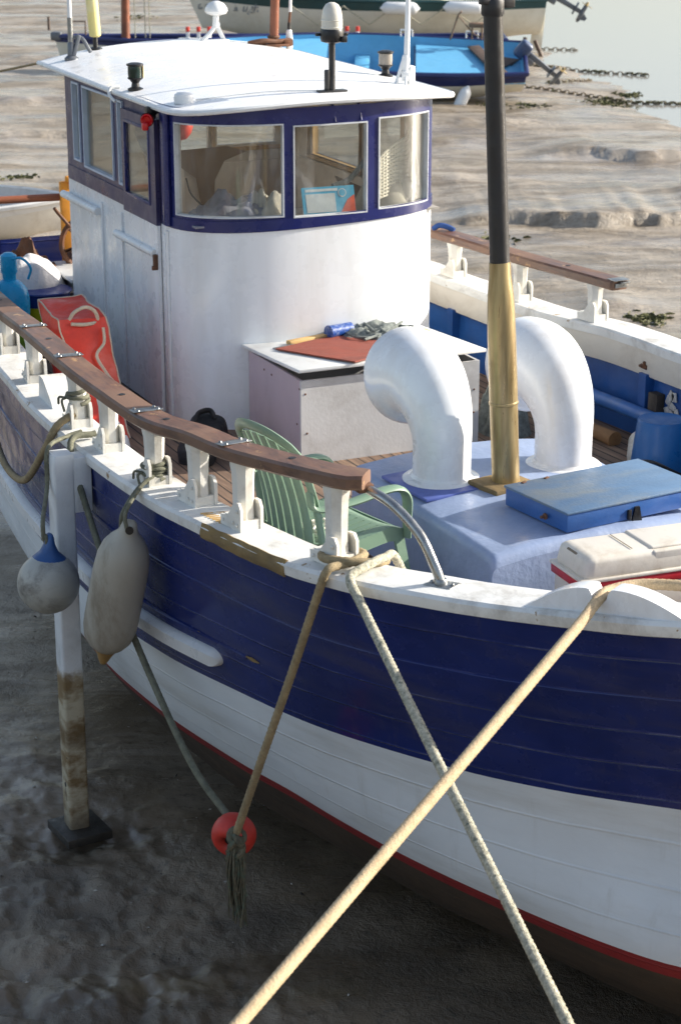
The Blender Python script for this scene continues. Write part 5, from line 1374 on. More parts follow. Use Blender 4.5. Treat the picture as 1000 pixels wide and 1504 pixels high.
# rope from the forward post down to the buoy with a frayed end
g = gunw(4.83, -1); t = rail_tan(4.83, -1); inn = Vector((-t.y, t.x, 0)).normalized()
kn = BY + Vector((.085, -.02, .055))
e = gunw(4.93, -1) + Vector((0, -.05, .05))
pts = []
b = g + inn * .11 + Vector((0, 0, .085))
lp = [e + Vector((-.02, -.0, -.35)).lerp(Vector(), .0)]
path = [kn, kn.lerp(e, .33) + Vector((.0, -.01, -.015)), kn.lerp(e, .66) + Vector((0, -.01, -.015)), kn.lerp(e, .93) + Vector((0, -.012, 0)), e + Vector((0, 0, .022)), e + inn * .06 + Vector((-.0, 0, .033)), b + t * .095 - inn * .02, b + t * .05 + inn * .085, b - t * .06 + inn * .09, b - t * .10 - inn * .0 + Vector((0, 0, .01)), b - t * .02 - inn * .08 + Vector((0, 0, .012)), b + t * .10 - inn * .06 + Vector((0, 0, .012)), b + t * .16 + inn * .05 - Vector((0, 0, .01)), b + t * .13 + inn * .14 - Vector((0, 0, .03))]
mb = MB(); mb.tube(resample(spline(path, 12), .012), .0185, 14, lay=(3, 11)); fr = thing('hanging_rope', 'fawn rope from the foremost post down to the buoy, end badly frayed', 'rope', e)
mb.build('rope_line', M['rope_old'], fr)
mb = MB()
for k in range(4):
    a = k * 1.7; cc = kn + Vector((0, 0, -.02 - .02 * k)); u = Vector((math.cos(a), math.sin(a), .5)).normalized(); w = u.orthogonal().normalized(); u2 = u.cross(w)
    mb.tube([cc + w * .034 * math.cos(x) + u2 * .034 * math.sin(x) for x in [2 * math.pi * i / 14 for i in range(14)]], .017, 8, closed=True)
for k in range(46):
    a = rnd.uniform(0, 6.28); r0 = rnd.uniform(.005, .034); L_ = rnd.uniform(.22, .46); d = Vector((math.cos(a) * r0, math.sin(a) * r0, 0)); pp = kn + Vector((0, 0, -.03))
    mb.tube(spline([pp + d * .5, pp + d * 1.3 + Vector((0, 0, -L_ * .3)), pp + d * 1.3 + Vector((rnd.uniform(-.012, .012), rnd.uniform(-.012, .012), -L_ * .65)), pp + d * 1.2 + Vector((rnd.uniform(-.02, .02), rnd.uniform(-.02, .02), -L_))], 6), rnd.uniform(.003, .007), 5)
for k in range(6):
    pp = kn + Vector((0, 0, -.10)); d = Vector((-.06 + rnd.uniform(-.03, .03), -.03, -.05 + rnd.uniform(-.03, .03))); mb.tube(spline([pp, pp + d * .5 + Vector((0, -.01, .01)), pp + d], 5), .006, 5)
mb.build('frayed_end', M['fray'], fr)

# speckled mooring rope over the cap and down past the bow
t0 = gunw(5.06, -1) + Vector((0, .0, .0))
s_ = gunw(5.02, -1); t = rail_tan(5.02, -1); inn = Vector((-t.y, t.x, 0)).normalized()
far_ = Vector((7.505, -2.318, 1.766)); ed = s_ - inn * .035 + Vector((.02, 0, .055))
dirn = (far_ - ed); endp = ed + dirn * 2.60
path = [s_ + inn * .50 + Vector((-.1, 0, -.35)), s_ + inn * .30 + Vector((-.06, 0, .03)), s_ + inn * .20 + Vector((-.03, 0, .078)), s_ + inn * .06 + Vector((.0, 0, .082)), ed + Vector((0, 0, .012))]
P1 = spline(path + [ed + dirn * .06 + Vector((0, 0, -.005))], 10)
P2 = sag(ed + dirn * .06 + Vector((0, 0, -.005)), endp, .05, 60)
mb = MB(); mb.tube(resample(P1 + P2[1:], .010), [.019 + .0012 * nz((i * .05, 3, 0), 1) for i in range(len(resample(P1 + P2[1:], .010)))], 14, lay=(3, 14)); o = mb.build('mooring_rope', M['rope_grey']); tag(o, 'speckled grey mooring rope running over the gunwale and down past the bow', 'mooring rope')
# tan mooring rope from the chock out to the foreground
c0 = Vector((6.03, -1.305, 2.50)); g = gunw(6.03, -1); t = rail_tan(6.0, -1); inn = Vector((-t.y, t.x, 0)).normalized()
c0 = g + inn * .055 + Vector((0, 0, .112)); far_ = Vector((7.316, -3.351, 1.942))
d = far_ - c0
path = [c0 + inn * .34 + t * 1.1 + Vector((0, 0, -.10)), c0 + inn * .30 + t * .5 + Vector((0, 0, -.05)), c0 + inn * .20 + t * .12 + Vector((0, 0, -.01)), c0 + inn * .07, c0 - inn * .05 + Vector((0, 0, -.002)), c0 + d * .07]
P1 = spline(path, 10); P2 = sag(c0 + d * .07, c0 + d * 2.88, .03, 80)
mb = MB(); mb.tube(resample(P1 + P2[1:], .008), .021, 20, lay=(6, 14)); o = mb.build('mooring_rope', M['rope_tan']); tag(o, 'pale tan mooring rope leading from the rope chock across the foreground', 'mooring rope')

mb = MB(); mb.tube(sag((-2.70, -.87, 3.565), (-6.2, -4.6, 2.9), .12, 30), .009, 7); o = mb.build('thin_stern_line', M['rope_old']); tag(o, 'thin line running off to the left from the after corner of the wheelhouse roof', 'rope')
# ------------------------------------------------------------------ mud flats, water, weed, chains
CAM = Vector((12.01, -5.155, 5.2))
FW = Vector((-.862, .393, -.322)); AW = Vector((-.910, .4147, 0)); RT = Vector((.4147, .910, 0))
def grd(D, lat): return Vector((CAM.x, CAM.y, 0)) + AW * D + RT * lat
def fbm(p, o, s):
    a = 0; w = 1
    for k in range(o): a += w * noise.noise(p * s); s *= 2.1; w *= .5
    return a
def mud_h(x, y):
    q = Vector((x - CAM.x, y - CAM.y, 0)); D = q.dot(AW); lat = q.dot(RT); p = Vector((x, y, 0))
    h = .05 * fbm(p + Vector((5, 3, 1)), 2, .16)
    near = 1 - smooth01(14, 24, D)
    # far flats: long low ripples across the view and little eroded steps
    pr = Vector((D * .6, lat * .3, 0)); far = 1 - near
    h += far * (.03 * fbm(pr, 3, .9) + .05 * abs(fbm(pr + Vector((9, 2, 0)), 4, 2.1)))
    # creek step nearest (right of the brass mast) and the second one behind it
    c1 = 27.7 + .25 * math.sin(lat * 1.3) + .35 * fbm(Vector((lat, 1, 0)), 3, .9) + .05 * fbm(Vector((lat, 4, 0)), 3, 6.5); k1 = smooth01(1.0, 2.6, lat)
    h += k1 * (.17 + .05 * fbm(Vector((lat, 2, 0)), 2, 3)) * smooth01(c1 - .10, c1 + .04, D) * (1 - .9 * smooth01(c1 + .6, c1 + 4.0, D))
    c2 = 33.4 + .2 * math.sin(lat * 2.1) + .3 * fbm(Vector((lat, 7, 0)), 3, 1.1); k2 = smooth01(3.0, 4.3, lat)
    h += k2 * .15 * smooth01(c2 - .12, c2 + .05, D) * (1 - .9 * smooth01(c2 + .6, c2 + 3.0, D))
    c3 = 37.5 + .5 * fbm(Vector((lat, 3, 0)), 3, .8); k3 = smooth01(.5, 1.6, lat) * (1 - smooth01(3.0, 4.2, lat))
    h += k3 * .10 * smooth01(c3 - .2, c3 + .12, D) * (1 - smooth01(c3 + .4, c3 + 2.0, D))
    for (cD, l0, l1, a) in ((24.4, 1.2, 2.4, .07), (31.0, .6, 2.2, .07), (35.2, .8, 3.0, .07), (22.3, 2.6, 3.6, .05), (48, -8, -3, .12), (41, -9, -4, .10), (36, -8, -3.5, .09), (30.4, -6, -3.8, .06), (28.5, -6, -3.8, .06)):
        cc = cD + .4 * fbm(Vector((lat, cD, 0)), 3, 1.0); k = smooth01(l0, l0 + .5, lat) * (1 - smooth01(l1 - .5, l1, lat))
        if k > 0: h += k * a * smooth01(cc - .2, cc + .1, D) * (1 - smooth01(cc + .3, cc + 1.4, D))
    # the flats fall away into the water at the far right
    w = lat - interp(D, [(30, 12), (34, 8.2), (36, 6.6), (41, 5.3), (47, 4.8), (52, 4.1), (57, 1.8), (66, -2.5), (80, -9)]) + .5 * fbm(Vector((D * .3, lat, 0)), 2, .5)
    h -= .22 * smooth01(-1.0, 2.0, w) * smooth01(30, 38, D)
    if near > 0:
        # trodden lumps beside the leg and in the near corner
        trod = smooth01(1.2, 2.6, x + .5 * fbm(p, 2, .8)) * smooth01(-1.5, -2.0, y + .35 * fbm(p, 2, 1.1)) if True else 0
        lump = abs(fbm(p + Vector((2, 2, 0)), 4, 1.8)); 
        h += near * (.02 * fbm(p, 3, 1.1) + .008 * fbm(p, 3, 5) + trod * (.055 * (lump - .22) + .02 * fbm(p + Vector((7, 1, 0)), 3, 3.6) + .03 * (.3 - abs(fbm(p + Vector((4, 8, 0)), 3, 5.2)))))
        rg = 1 - abs(noise.noise(p * 7.3 + Vector((3, 1, 0)))); rg2 = 1 - abs(noise.noise(p * 15 + Vector((1, 6, 0))))
        h += near * (.35 + .65 * trod) * (.010 * rg ** 4 + .004 * rg2 ** 3)
        # scour hollow round the foot of the leg
        d = math.hypot((x - 2.5) / 1.25, y + 2.25); h -= near * .045 * math.exp(-(d / .38) ** 2); h += near * .03 * math.exp(-((d - .5) / .14) ** 2) * (.6 + fbm(p, 2, 2.5))
        # smooth scoured hollow under the hull
        u = smooth01(-2.6, -1.6, y) * (1 - smooth01(1.6, 2.6, y)) * smooth01(-4, -2, x) * (1 - smooth01(7, 9, x))
        h = h * (1 - .75 * u)
    return h
rr = [1.2]
while rr[-1] < 520:
    r = rr[-1]; rr.append(r * (1.05 if r < 6.5 else 1.0024 if r < 12.5 else 1.006 if r < 26 else 1.003 if r < 29 else 1.006 if r < 70 else 1.09))
a0 = math.atan2(AW.y, AW.x); an = []
x = -180.0
while x < 180: an.append(x); x += (.11 if -12.5 <= x < 12.5 else .6 if -20 <= x < 20 else 6)
vs = []; na = len(an)
for r in rr:
    for a in an:
        th = a0 + R(a); X_, Y_ = CAM.x + r * math.cos(th), CAM.y + r * math.sin(th)
        vs.append((X_, Y_, mud_h(X_, Y_) if abs(a) < 30 or r < 30 else 0))
vs.append((CAM.x, CAM.y, 0)); fs = []
for i in range(len(rr) - 1):
    for j in range(na): k = (j + 1) % na; fs.append((i * na + j, (i + 1) * na + j, (i + 1) * na + k, i * na + k))
for j in range(na): fs.append((len(vs) - 1, j, (j + 1) % na))
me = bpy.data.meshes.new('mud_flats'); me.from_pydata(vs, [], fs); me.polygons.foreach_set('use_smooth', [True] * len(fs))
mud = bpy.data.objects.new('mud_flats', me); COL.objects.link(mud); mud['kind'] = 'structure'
def mud_material():
    t = NT('wet_mud'); v = t.coord('Object')
    # stretch along the camera-independent tide direction (the flats drain along RT)
    vr = t.coord('Object', (1, 1, 1), (0, 0, -math.atan2(RT.y, RT.x))); mp = t.n('Mapping'); t.l(vr, mp.inputs['Vector']); mp.inputs['Scale'].default_value = (.36, 1, 1); vst = mp.outputs['Vector']
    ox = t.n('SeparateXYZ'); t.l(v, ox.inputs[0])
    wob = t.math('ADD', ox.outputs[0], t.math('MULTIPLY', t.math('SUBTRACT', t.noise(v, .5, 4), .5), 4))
    near_shade = t.ramp(wob, -.5, 4.6)                 # darker by the boat, paler far off: shade and glare put into the colour
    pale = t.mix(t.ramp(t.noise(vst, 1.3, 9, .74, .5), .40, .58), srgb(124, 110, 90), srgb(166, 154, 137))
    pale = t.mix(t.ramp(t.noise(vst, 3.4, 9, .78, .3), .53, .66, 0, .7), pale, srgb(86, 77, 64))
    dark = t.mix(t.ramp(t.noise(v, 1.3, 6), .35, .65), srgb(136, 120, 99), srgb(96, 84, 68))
    c = t.mix(near_shade, pale, dark)
    c = t.mix(t.ramp(t.noise(v, 10, 8, .76), .53, .68, 0, .7), c, srgb(66, 61, 53))
    c = t.mix(t.ramp(t.noise(vst, .7, 5), .58, .70, 0, .4), c, srgb(138, 122, 86))
    # scattered shell grit
    vo = t.n('TexVoronoi'); t.l(v, vo.inputs['Vector']); vo.inputs['Scale'].default_value = 7.0
    sx = t.n('SeparateColor'); t.l(vo.outputs['Color'], sx.inputs[0])
    g = t.math('MULTIPLY', t.math('LESS_THAN', vo.outputs['Distance'], .06), t.math('GREATER_THAN', sx.outputs[0], .86)); c = t.mix(g, c, srgb(176, 172, 164))
    wet = t.ramp(t.noise(vst, .8, 6, .6), .38, .60)
    r = t.ramp(wet, 0, 1, .15, .5)
    fine = t.noise(v, 26, 6, .7); med = t.noise(vst, 5, 6, .65); pit = t.noise(v, 90, 3, .6)
    pocks = t.ramp(t.noise(v, 38, 3, .6), .60, .70)
    h = t.math('ADD', t.math('ADD', t.math('MULTIPLY', fine, .5), t.math('MULTIPLY', med, 1.2)), t.math('SUBTRACT', t.math('MULTIPLY', pit, .12), t.math('MULTIPLY', pocks, .25)))
    clod = t.noise(v, 11, 8, .72, .4); nb = t.n('Bump'); nb.inputs['Distance'].default_value = .05; t.l(h, nb.inputs['Height']); t.l(t.ramp(wet, 0, 1, .10, .42), nb.inputs['Strength'])
    n2 = t.n('Bump'); n2.inputs['Distance'].default_value = .07; t.l(clod, n2.inputs['Height']); t.l(t.ramp(wet, 0, 1, .14, .55), n2.inputs['Strength']); t.l(nb.outputs[0], n2.inputs['Normal'])
    return t.finish(c, r, 0, n2.outputs[0], .75)
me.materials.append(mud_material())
# water standing at the far right
t = NT('shallow_water'); v = t.coord('Object'); h = t.noise(v, 3.5, 3)
wm = t.finish(srgb(150, 146, 138), .12, 0, t.bump(h, .06, .01), .5)
mb = MB(); rows = []
for D in [30 + 2.5 * i for i in range(40)] + [140, 200, 320, 500]:
    rows.append([grd(D, l) + Vector((0, 0, -.075)) for l in (-12 if D > 62 else -2 if D > 50 else 2, 6, 12, 30, 90, 300)])
mb.grid(rows); w_ = mb.build('shallow_water', wm, None, None, 'structure', fix=False)
w_.data.flip_normals() if w_.data.polygons[0].normal.z < 0 else None

def on_mud(D, lat, dz=0): p = grd(D, lat); return Vector((p.x, p.y, mud_h(p.x, p.y) + dz))
def chain(path, r, label, name='mooring_chain', cat='chain'):
    mb = MB(); P = resample(spline([on_mud(D, l, .03) for D, l in path], 10), .11)
    for p in P: p.z = max(mud_h(p.x, p.y), -.075) + .02
    for i in range(len(P) - 1):
        a, b = P[i], P[i + 1]; t = (b - a).normalized(); s_ = t.cross(Vector((0, 0, 1))).normalized(); u = s_ if i % 2 else Vector((0, 0, 1)); c = (a + b) / 2
        mb.tube([c + t * math.cos(x) * .075 + u * math.sin(x) * .042 for x in [2 * math.pi * k / 8 for k in range(8)]], r, 4, closed=True)
        if nz((c.x, c.y, 0), .8) > .05:
            for _ in range(3):
                d = Vector((rnd.uniform(-.1, .1), rnd.uniform(-.1, .1), rnd.uniform(-.0, .05))); mb.tube([c, c + d * .6 + Vector((0, 0, .02)), c + d * 1.2], [.014, .014, .004], 4, 1)
    o = mb.build(name, [M['chain'], M['weed']]); tag(o, label, cat, None); return o
chain([(47.5, 4.4), (47.2, 5.1), (46.6, 6.0), (46.1, 6.9)], .013, 'weedy chain on the mud just beyond the tilted outboard motor')
chain([(43.3, 2.6), (43.2, 3.5), (42.4, 4.5), (41.4, 5.5), (41.2, 6.2), (41.0, 7.4)], .014, 'long weed hung chain crossing the mud below the outboard motor')
chain([(43.6, 4.4), (44.2, 5.0), (44.9, 5.5)], .012, 'short weedy chain lying slantwise between the two long chains')
chain([(52.0, 4.3), (51.8, 5.2), (51.6, 5.9)], .012, 'chain at the edge of the water behind the outboard motor')
def clump(D, lat, rx, h, n, label):
    mb = MB()
    for _ in range(n):
        p = on_mud(D + rnd.gauss(0, rx * 1.2), lat + rnd.gauss(0, rx)); L_ = rnd.uniform(.04, .12); d = Vector((rnd.uniform(-1, 1), rnd.uniform(-1, 1), rnd.uniform(0, .12))).normalized() * L_
        p.z = max(p.z, -.075)
        mb.tube([p, p + d * .5 + Vector((0, 0, h * .25 * rnd.random())), p + d], [.014, .016, .004], 4, flat=(1, .4))
    o = mb.build('weed_clump', M['weed']); tag(o, label, 'seaweed'); return o
clump(40.9, 5.35, .22, .18, 130, 'thick clump of weed where the long chain bends')
clump(42.6, 6.0, .13, .14, 170, 'weed straggling away from the bend of the chain')
clump(40.2, 3.0, .14, .1, 50, 'small weed clump beyond the black mast, nearer the mast')
clump(40.0, 3.75, .18, .1, 60, 'small weed clump halfway between mast and chain bend')
clump(31.6, -5.05, .14, .08, 70, 'bright green weed patch on the mud left of the wheelhouse')
clump(21.9, 3.45, .10, .04, 120, 'thin green weed line on the mud beyond the port rail end')
clump(60, -6.0, .3, .1, 60, 'dark weed patch far behind the wheelhouse aerials')
clump(26.5, 2.0, .2, .06, 50, 'low weed tuft at the foot of the eroded mud step')

# broken shell and grit scattered on the near mud: nobody could count it
mb = MB()
for _ in range(420):
    x, y = rnd.uniform(-1.5, 7.5), rnd.uniform(-4.4, -1.2)
    if y > -1.5 and x < 5: continue
    z = mud_h(x, y); a = rnd.uniform(0, 6.28); s_ = rnd.choice((.004, .005, .006, .007, .010, .014)); k = rnd.uniform(.4, .9)
    u = Vector((math.cos(a), math.sin(a), rnd.uniform(-.4, .4))) * s_; w2 = Vector((-math.sin(a), math.cos(a), rnd.uniform(-.4, .4))) * s_ * k; c = Vector((x, y, z + s_ * .35))
    mb.add([c - u, c - w2, c + u, c + w2, c + Vector((0, 0, s_ * .5))], [[0, 1, 4], [1, 2, 4], [2, 3, 4], [3, 0, 4]], rnd.choice((0, 0, 1, 1, 1)))
gr = mb.build('shell_grit', [paint('broken_shell', srgb(176, 172, 162), .6, .2, 40), paint('dark_grit', srgb(64, 60, 54), .7, .3, 40)], None, 'scatter of broken shell and grit on the mud by the hull', 'stuff')
gr['category'] = 'shell grit'
# ------------------------------------------------------------------ boats aground behind
def boat_frame(D, lat, z, bow, roll=0.0, pitch=0.0):
    """world matrix with local +x along `bow` (Vector), +y to port"""
    b = Vector(bow).normalized(); p = Vector((-b.y, b.x, 0)); o = grd(D, lat) + Vector((0, 0, z))
    m = Matrix((b, p, (0, 0, 1))).transposed().to_4x4(); m.translation = o
    return m @ Matrix.Rotation(R(roll), 4, 'X') @ Matrix.Rotation(R(pitch), 4, 'Y')
class Far:
    def __init__(s, name, label, cat, T):
        s.T = T; s.root = thing(name, label, cat, T.translation)
    def b(s, mb, name, mats, par=None, label=None, **k):
        mb.v = [s.T @ p for p in mb.v]; return mb.build(name, mats, par or s.root, label, **k)
def hull_skin(L, B, sheer, n=40, m=14, stern=.75, full=.42, rake=.5, keel=.0, round_=.75):
    """half sections: rows along x (stern 0 .. bow L) of points keel -> sheer for one side"""
    rows = []
    for i in range(n + 1):
        u = i / n; zs = sheer(u)
        bw = B / 2 * (stern + (1 - stern) * math.sin(min(1, u / full) * math.pi / 2)) if u < full else B / 2 * max(0, 1 - ((u - full) / (1 - full)) ** 2.2)
        zk = keel + .25 * zs * smooth01(.75, 1, u) + .18 * smooth01(.25, 0, u)
        row = []
        for j in range(m + 1):
            v = j / m; y = bw * (math.sin(v * math.pi / 2) ** round_) * (.9 + .1 * v) ; z = zk + (zs - zk) * (1 - math.cos(v * math.pi / 2)) ** .95
            x = L * u + rake * (z - zk) * smooth01(.7, 1, u) - .12 * (1 - v) * smooth01(.2, 0, u) * -1
            row.append(Vector((x, y, z)))
        rows.append(row)
    return rows
def mirrored(rows): return [[Vector((p.x, -p.y, p.z)) for p in r] for r in rows]
def add_hull(mb, rows, matrow):
    for rws, fl in ((rows, 0), (mirrored(rows), 1)):
        nr = len(rws); nc = len(rws[0]); fs = []; mi = []
        for i in range(nr - 1):
            for j in range(nc - 1):
                q = [i * nc + j, (i + 1) * nc + j, (i + 1) * nc + j + 1, i * nc + j + 1]; fs.append(q if not fl else q[::-1]); mi.append(matrow(j))
        mb.add([p for r in rws for p in r], fs, mi)
    a = rows[0]; b = mirrored(rows)[0]; n = len(a)
    mb.add(a + b, [[j, j + 1, n + j + 1, n + j] for j in range(n - 1)], [matrow(j) for j in range(n - 1)])
def gunwale_tube(rows, r, y_in=0.0):
    st = [r_[-1] for r_ in rows]; po = [Vector((p.x, -p.y, p.z)) for p in st][::-1]
    return st + po
def fender(T, p, d, r, L_, name, label, group=None):
    mb = MB(); ax = Vector(d).normalized()
    mb.lathe([(.02, 0), (.04, .03), (r * .8, .09), (r, .16), (r, L_ - .16), (r * .8, L_ - .09), (.04, L_ - .03), (.02, L_)], p, ax, 18); mb.v = [T @ q for q in mb.v]
    o = mb.build(name, M['white'], base=T @ Vector(p)); return tag(o, label, 'fender', group)
def outboard(F, at, tilt, par_name='outboard_motor', sc=1.0):
    """tilted outboard on the transom: local at = clamp point; leg points aft (-x) and down by the tilt"""
    q = Matrix.Translation(Vector(at)) @ Matrix.Rotation(R(tilt), 4, 'Y') @ Matrix.Scale(sc, 4)
    def L_(mb): mb.v = [q @ p for p in mb.v]; return mb
    mb = MB(); mb.box((-.12, 0, -.40), (.11, .07, .85), bev=.02, taper=1.4); mb.box((-.13, 0, -.68), (.32, .22, .025), bev=.008); mb.tube([(-.30, 0, -.88), (-.12, 0, -.88), (.08, 0, -.88), (.14, 0, -.88)], [.05, .06, .055, .02], 12); mb.prism([(.06, -.9), (-.14, -.9), (-.06, -1.06), (.02, -1.04)], (0, 0, 0), (1, 0, 0), (0, 0, 1), (0, .02, 0)); mb.box((.0, 0, -.06), (.14, .2, .24), bev=.02)
    o = F.b(L_(mb), par_name, M['alloy'])
    mb = MB(); mb.box((-.12, 0, .22), (.46, .28, .34), bev=.09, seg=4); F.b(L_(mb), 'engine_cowl', M['engine'], o)
    mb = MB()
    for k in range(3):
        a = R(120 * k + 20); mb.prism([(-.05, .03), (.05, .03), (.07, .11), (.02, .16), (-.04, .13)], (-.33, 0, -.88), (0, -math.sin(a), math.cos(a)), (0, math.cos(a), math.sin(a)), (.015, 0, 0))
    mb.lathe([(.045, -.06), (.04, .05), (.02, .08)], (-.33, 0, -.88), (-1, 0, 0), 12); F.b(L_(mb), 'propeller', M['brass'], o)
    mb = MB(); mb.tube([(.05, 0, .12), (.35, .02, .2), (.62, .04, .22)], .02, 8); F.b(L_(mb), 'tiller_arm', M['black'], o)
    return o

# --- light blue open boat, stern to the right, lying over towards the quay
left = -RT
T = boat_frame(41.6, 3.73, .05, left, roll=-13)
T = T @ Matrix.Rotation(R(-2), 4, 'Z')
F = Far('open_blue_boat', 'open boat painted light blue inside, lying over on the mud with a tilted outboard', 'boat', T)
rows = hull_skin(6.2, 2.3, lambda u: .78 + .28 * u * u, stern=.82, full=.40, rake=.45, keel=.0)
mb = MB(); add_hull(mb, rows, lambda j: 2 if j < 1 else 0 if j < 11 else 1); F.b(mb, 'hull', [M['far_white'], M['far_navy'], M['far_dark']])
mb = MB(); inn = [[Vector((p.x + (.05 if i == 0 else 0), max(0, p.y - .06), p.z + .03)) for p in r_] for i, r_ in enumerate(rows)]
add_hull(mb, inn, lambda j: 0); F.b(mb, 'inside_skin', M['sky_blue'])
mb = MB(); mb.tube(gunwale_tube(rows, 0), .055, 8, closed=True); F.b(mb, 'gunwale_rim', M['far_navy'])
mb = MB()
def deckpatch(mb, x0, x1, dz, y0=-1, y1=1, k=.93, th=.02):
    G = []
    for i in range(9):
        x = x0 + (x1 - x0) * i / 8; r_ = min(rows, key=lambda r: abs(r[-1].x - x)); w = r_[-1].y * k; zt = r_[-1].z
        G.append([Vector((x, y0 * w + (y1 - y0) * w * j / 6, zt + dz)) for j in range(7)])
    mb.slab(G, (0, 0, -th))
mb = MB(); deckpatch(mb, .75, 2.2, -.10, -1, 1); F.b(mb, 'stern_deck', M['sky_blue'])
mb = MB(); deckpatch(mb, .02, .55, -.20, -1, 1); F.b(mb, 'stern_bench', M['sky_blue'])
mb = MB(); deckpatch(mb, 4.0, 6.2, -.05, -1, 1); F.b(mb, 'fore_deck', M['sky_blue'])
mb = MB(); mb.box((3.3, 0, .5), (.3, 1.9, .04), bev=.01); F.b(mb, 'thwart', M['sky_blue'])
mb = MB(); mb.box((2.22, 0, .45), (.03, 1.9, .5)); mb.box((2.5, .1, .25), (.5, .4, .35), bev=.05); F.b(mb, 'engine_box', M['far_navy'])
mb = MB(); mb.box((.72, .1, .74), (.26, 1.95, .04), bev=.01, rot=Matrix.Rotation(R(18), 3, 'Z')); o = F.b(mb, 'loose_plank', M['brown_dark'])
mb = MB(); mb.prism([(.1, -.5), (.6, -.7), (.62, .3)], (0, .1, .62), (1, 0, 0), (0, 1, 0), (0, 0, .02)); F.b(mb, 'dark_board', M['brown_dark'])
for x, y in ((1.05, -1.0), (2.4, -1.05)): mb = MB(); mb.tube([(x - .12, y, .86), (x - .12, y, 1.0), (x + .12, y, 1.0), (x + .12, y, .86)], .018, 6); F.b(mb, 'deck_loop', M['white'])
mb = MB(); mb.tube([(1.5, -.9, .85), (1.35, -.95, 1.35), (1.28, -.9, 1.45)], .02, 6); mb.box((.95, -.95, 1.15), (.35, .12, .10), bev=.03); mb.tube([(.85, -.95, .85), (.85, -.95, 1.12)], .02, 6); mb.tube([(1.05, -.95, .85), (1.05, -.95, 1.12)], .02, 6); mb.tube(spline([(1.35, -.95, 1.35), (.95, -.95, .92), (.6, -.9, .95)], 6), .014, 6); F.b(mb, 'deck_gear', M['teak'])
outboard(F, (-.05, -.15, .72), 52, sc=.82)
# second, hanging fender on the near side
fender(T, Vector((1.15, 1.19, .62)), Vector((.42, .25, -.9)), .12, .85, 'white_fender', 'white fender hanging from the navy rim of the light blue boat')

# --- navy boat behind it
T2 = boat_frame(46.4, 3.7, -.02, left, roll=0)
F2 = Far('navy_boat', 'long navy and white boat lying between the blue open boat and the yacht', 'boat', T2)
rows = hull_skin(10.0, 1.9, lambda u: .70 + .07 * (2 * u - 1) ** 2 + .03 * u, stern=.7, full=.5, rake=.25, keel=.0)
mb = MB(); add_hull(mb, rows, lambda j: 2 if j < 2 else 0 if j < 12 else 1); F2.b(mb, 'hull', [M['far_white'], M['far_navy'], M['far_dark']])
mb = MB(); G = [[Vector((r_[-1].x, r_[-1].y * k, r_[-1].z - .06)) for k in (-1, -.5, 0, .5, 1)] for r_ in rows]; mb.grid(G); F2.b(mb, 'deck', M['far_navy'])
mb = MB(); mb.tube(gunwale_tube(rows, 0), .05, 6, closed=True); F2.b(mb, 'gunwale_rim', M['far_navy'])
for gx, gy in ((3.55, .5), (6.85, .6)):
    mb = MB(); mb.box((gx, gy, .74), (.95, .32, .14), bev=.04); hb = F2.b(mb, 'deck_hatch', M['white'])
    for k in (-1, 0, 1):
        mb = MB(); mb.tube([(gx + .24 * k, gy, .8), (gx + .24 * k, gy, .95)], .04, 8); mb.tube([(gx + .24 * k, gy, .95), (gx + .24 * k, gy, 1.06)], .045, 8, 1); F2.b(mb, 'red_topped_bollard', [M['white'], M['buoy']], hb)
mb = MB(); mb.tube([(8.55, -.1, .7), (8.5, -.1, 3.0), (8.46, -.1, 5)], [.10, .09, .07], 12); F2.b(mb, 'brown_mast', M['boom'])
mb = MB()
for x in (8.28, 8.05, 7.95): mb.tube([(x, .4, .8), (x + .05, 0, 5)], .014, 5)
F2.b(mb, 'rigging', M['rope_grey'])
mb = MB(); mb.tube([(9.75, .3, .85), (9.75, .3, 1.15), (9.4, .3, 1.15), (9.4, .3, .85)], .02, 6); mb.tube([(10.3, -.3, .9), (10.3, -.3, 1.2)], .03, 6); F2.b(mb, 'cleat_posts', M['brown_dark'])
mb = MB(); mb.box((10.1, 0, .8), (.25, .2, .2), bev=.05); F2.b(mb, 'bow_roller', M['alloy'])

# --- white yacht with a dark green sheer strake, top of the picture
T3 = boat_frame(50.9, 5.0, .24, left, roll=-2)
F3 = Far('white_yacht', 'white yacht with a dark green sheer stripe, farthest boat on the mud', 'yacht', T3)
rows = hull_skin(8.4, 2.6, lambda u: 1.02 + .22 * u * u + .05 * (1 - u), stern=.62, full=.5, rake=.45, keel=.0, round_=.62)
mb = MB(); add_hull(mb, rows, lambda j: 0 if j < 12 else 1); F3.b(mb, 'hull', [M['far_white'], M['far_green']])
mb = MB(); mb.box((4.8, 0, -.16), (4.6, .8, .45), bev=.1); mb.box((4.2, .9, -.1), (4.2, .14, .5), bev=.05); F3.b(mb, 'bilge_keel', M['far_dark'])
mb = MB(); G = [[Vector((r_[-1].x, r_[-1].y * k, r_[-1].z - .04)) for k in (-1, -.5, 0, .5, 1)] for r_ in rows]; mb.grid(G); F3.b(mb, 'deck', M['far_white'])
mb = MB(); mb.tube(gunwale_tube(rows, 0), .04, 6, closed=True); F3.b(mb, 'toe_rail', M['far_green'])
mb = MB(); mb.box((4.2, 0, 1.3), (3.6, 1.5, .5), bev=.12, seg=3); F3.b(mb, 'coachroof', M['far_white'])
mb = MB()
for x in (3.7, 4.6, 5.5): mb.box((x, .85, 1.34), (.5, .03, .14), bev=.02)
F3.b(mb, 'cabin_window', M['smoke_lens'])
mb = MB(); mb.tube([(5.6, 0, 1.5), (5.6, 0, 12)], [.08, .06], 10); F3.b(mb, 'yacht_mast', M['alloy'])
mb = MB(); 
for x in (6.0, 5.0): mb.box((x + 1.1, 1.16, 1.24), (.16, .1, .2), bev=.03)
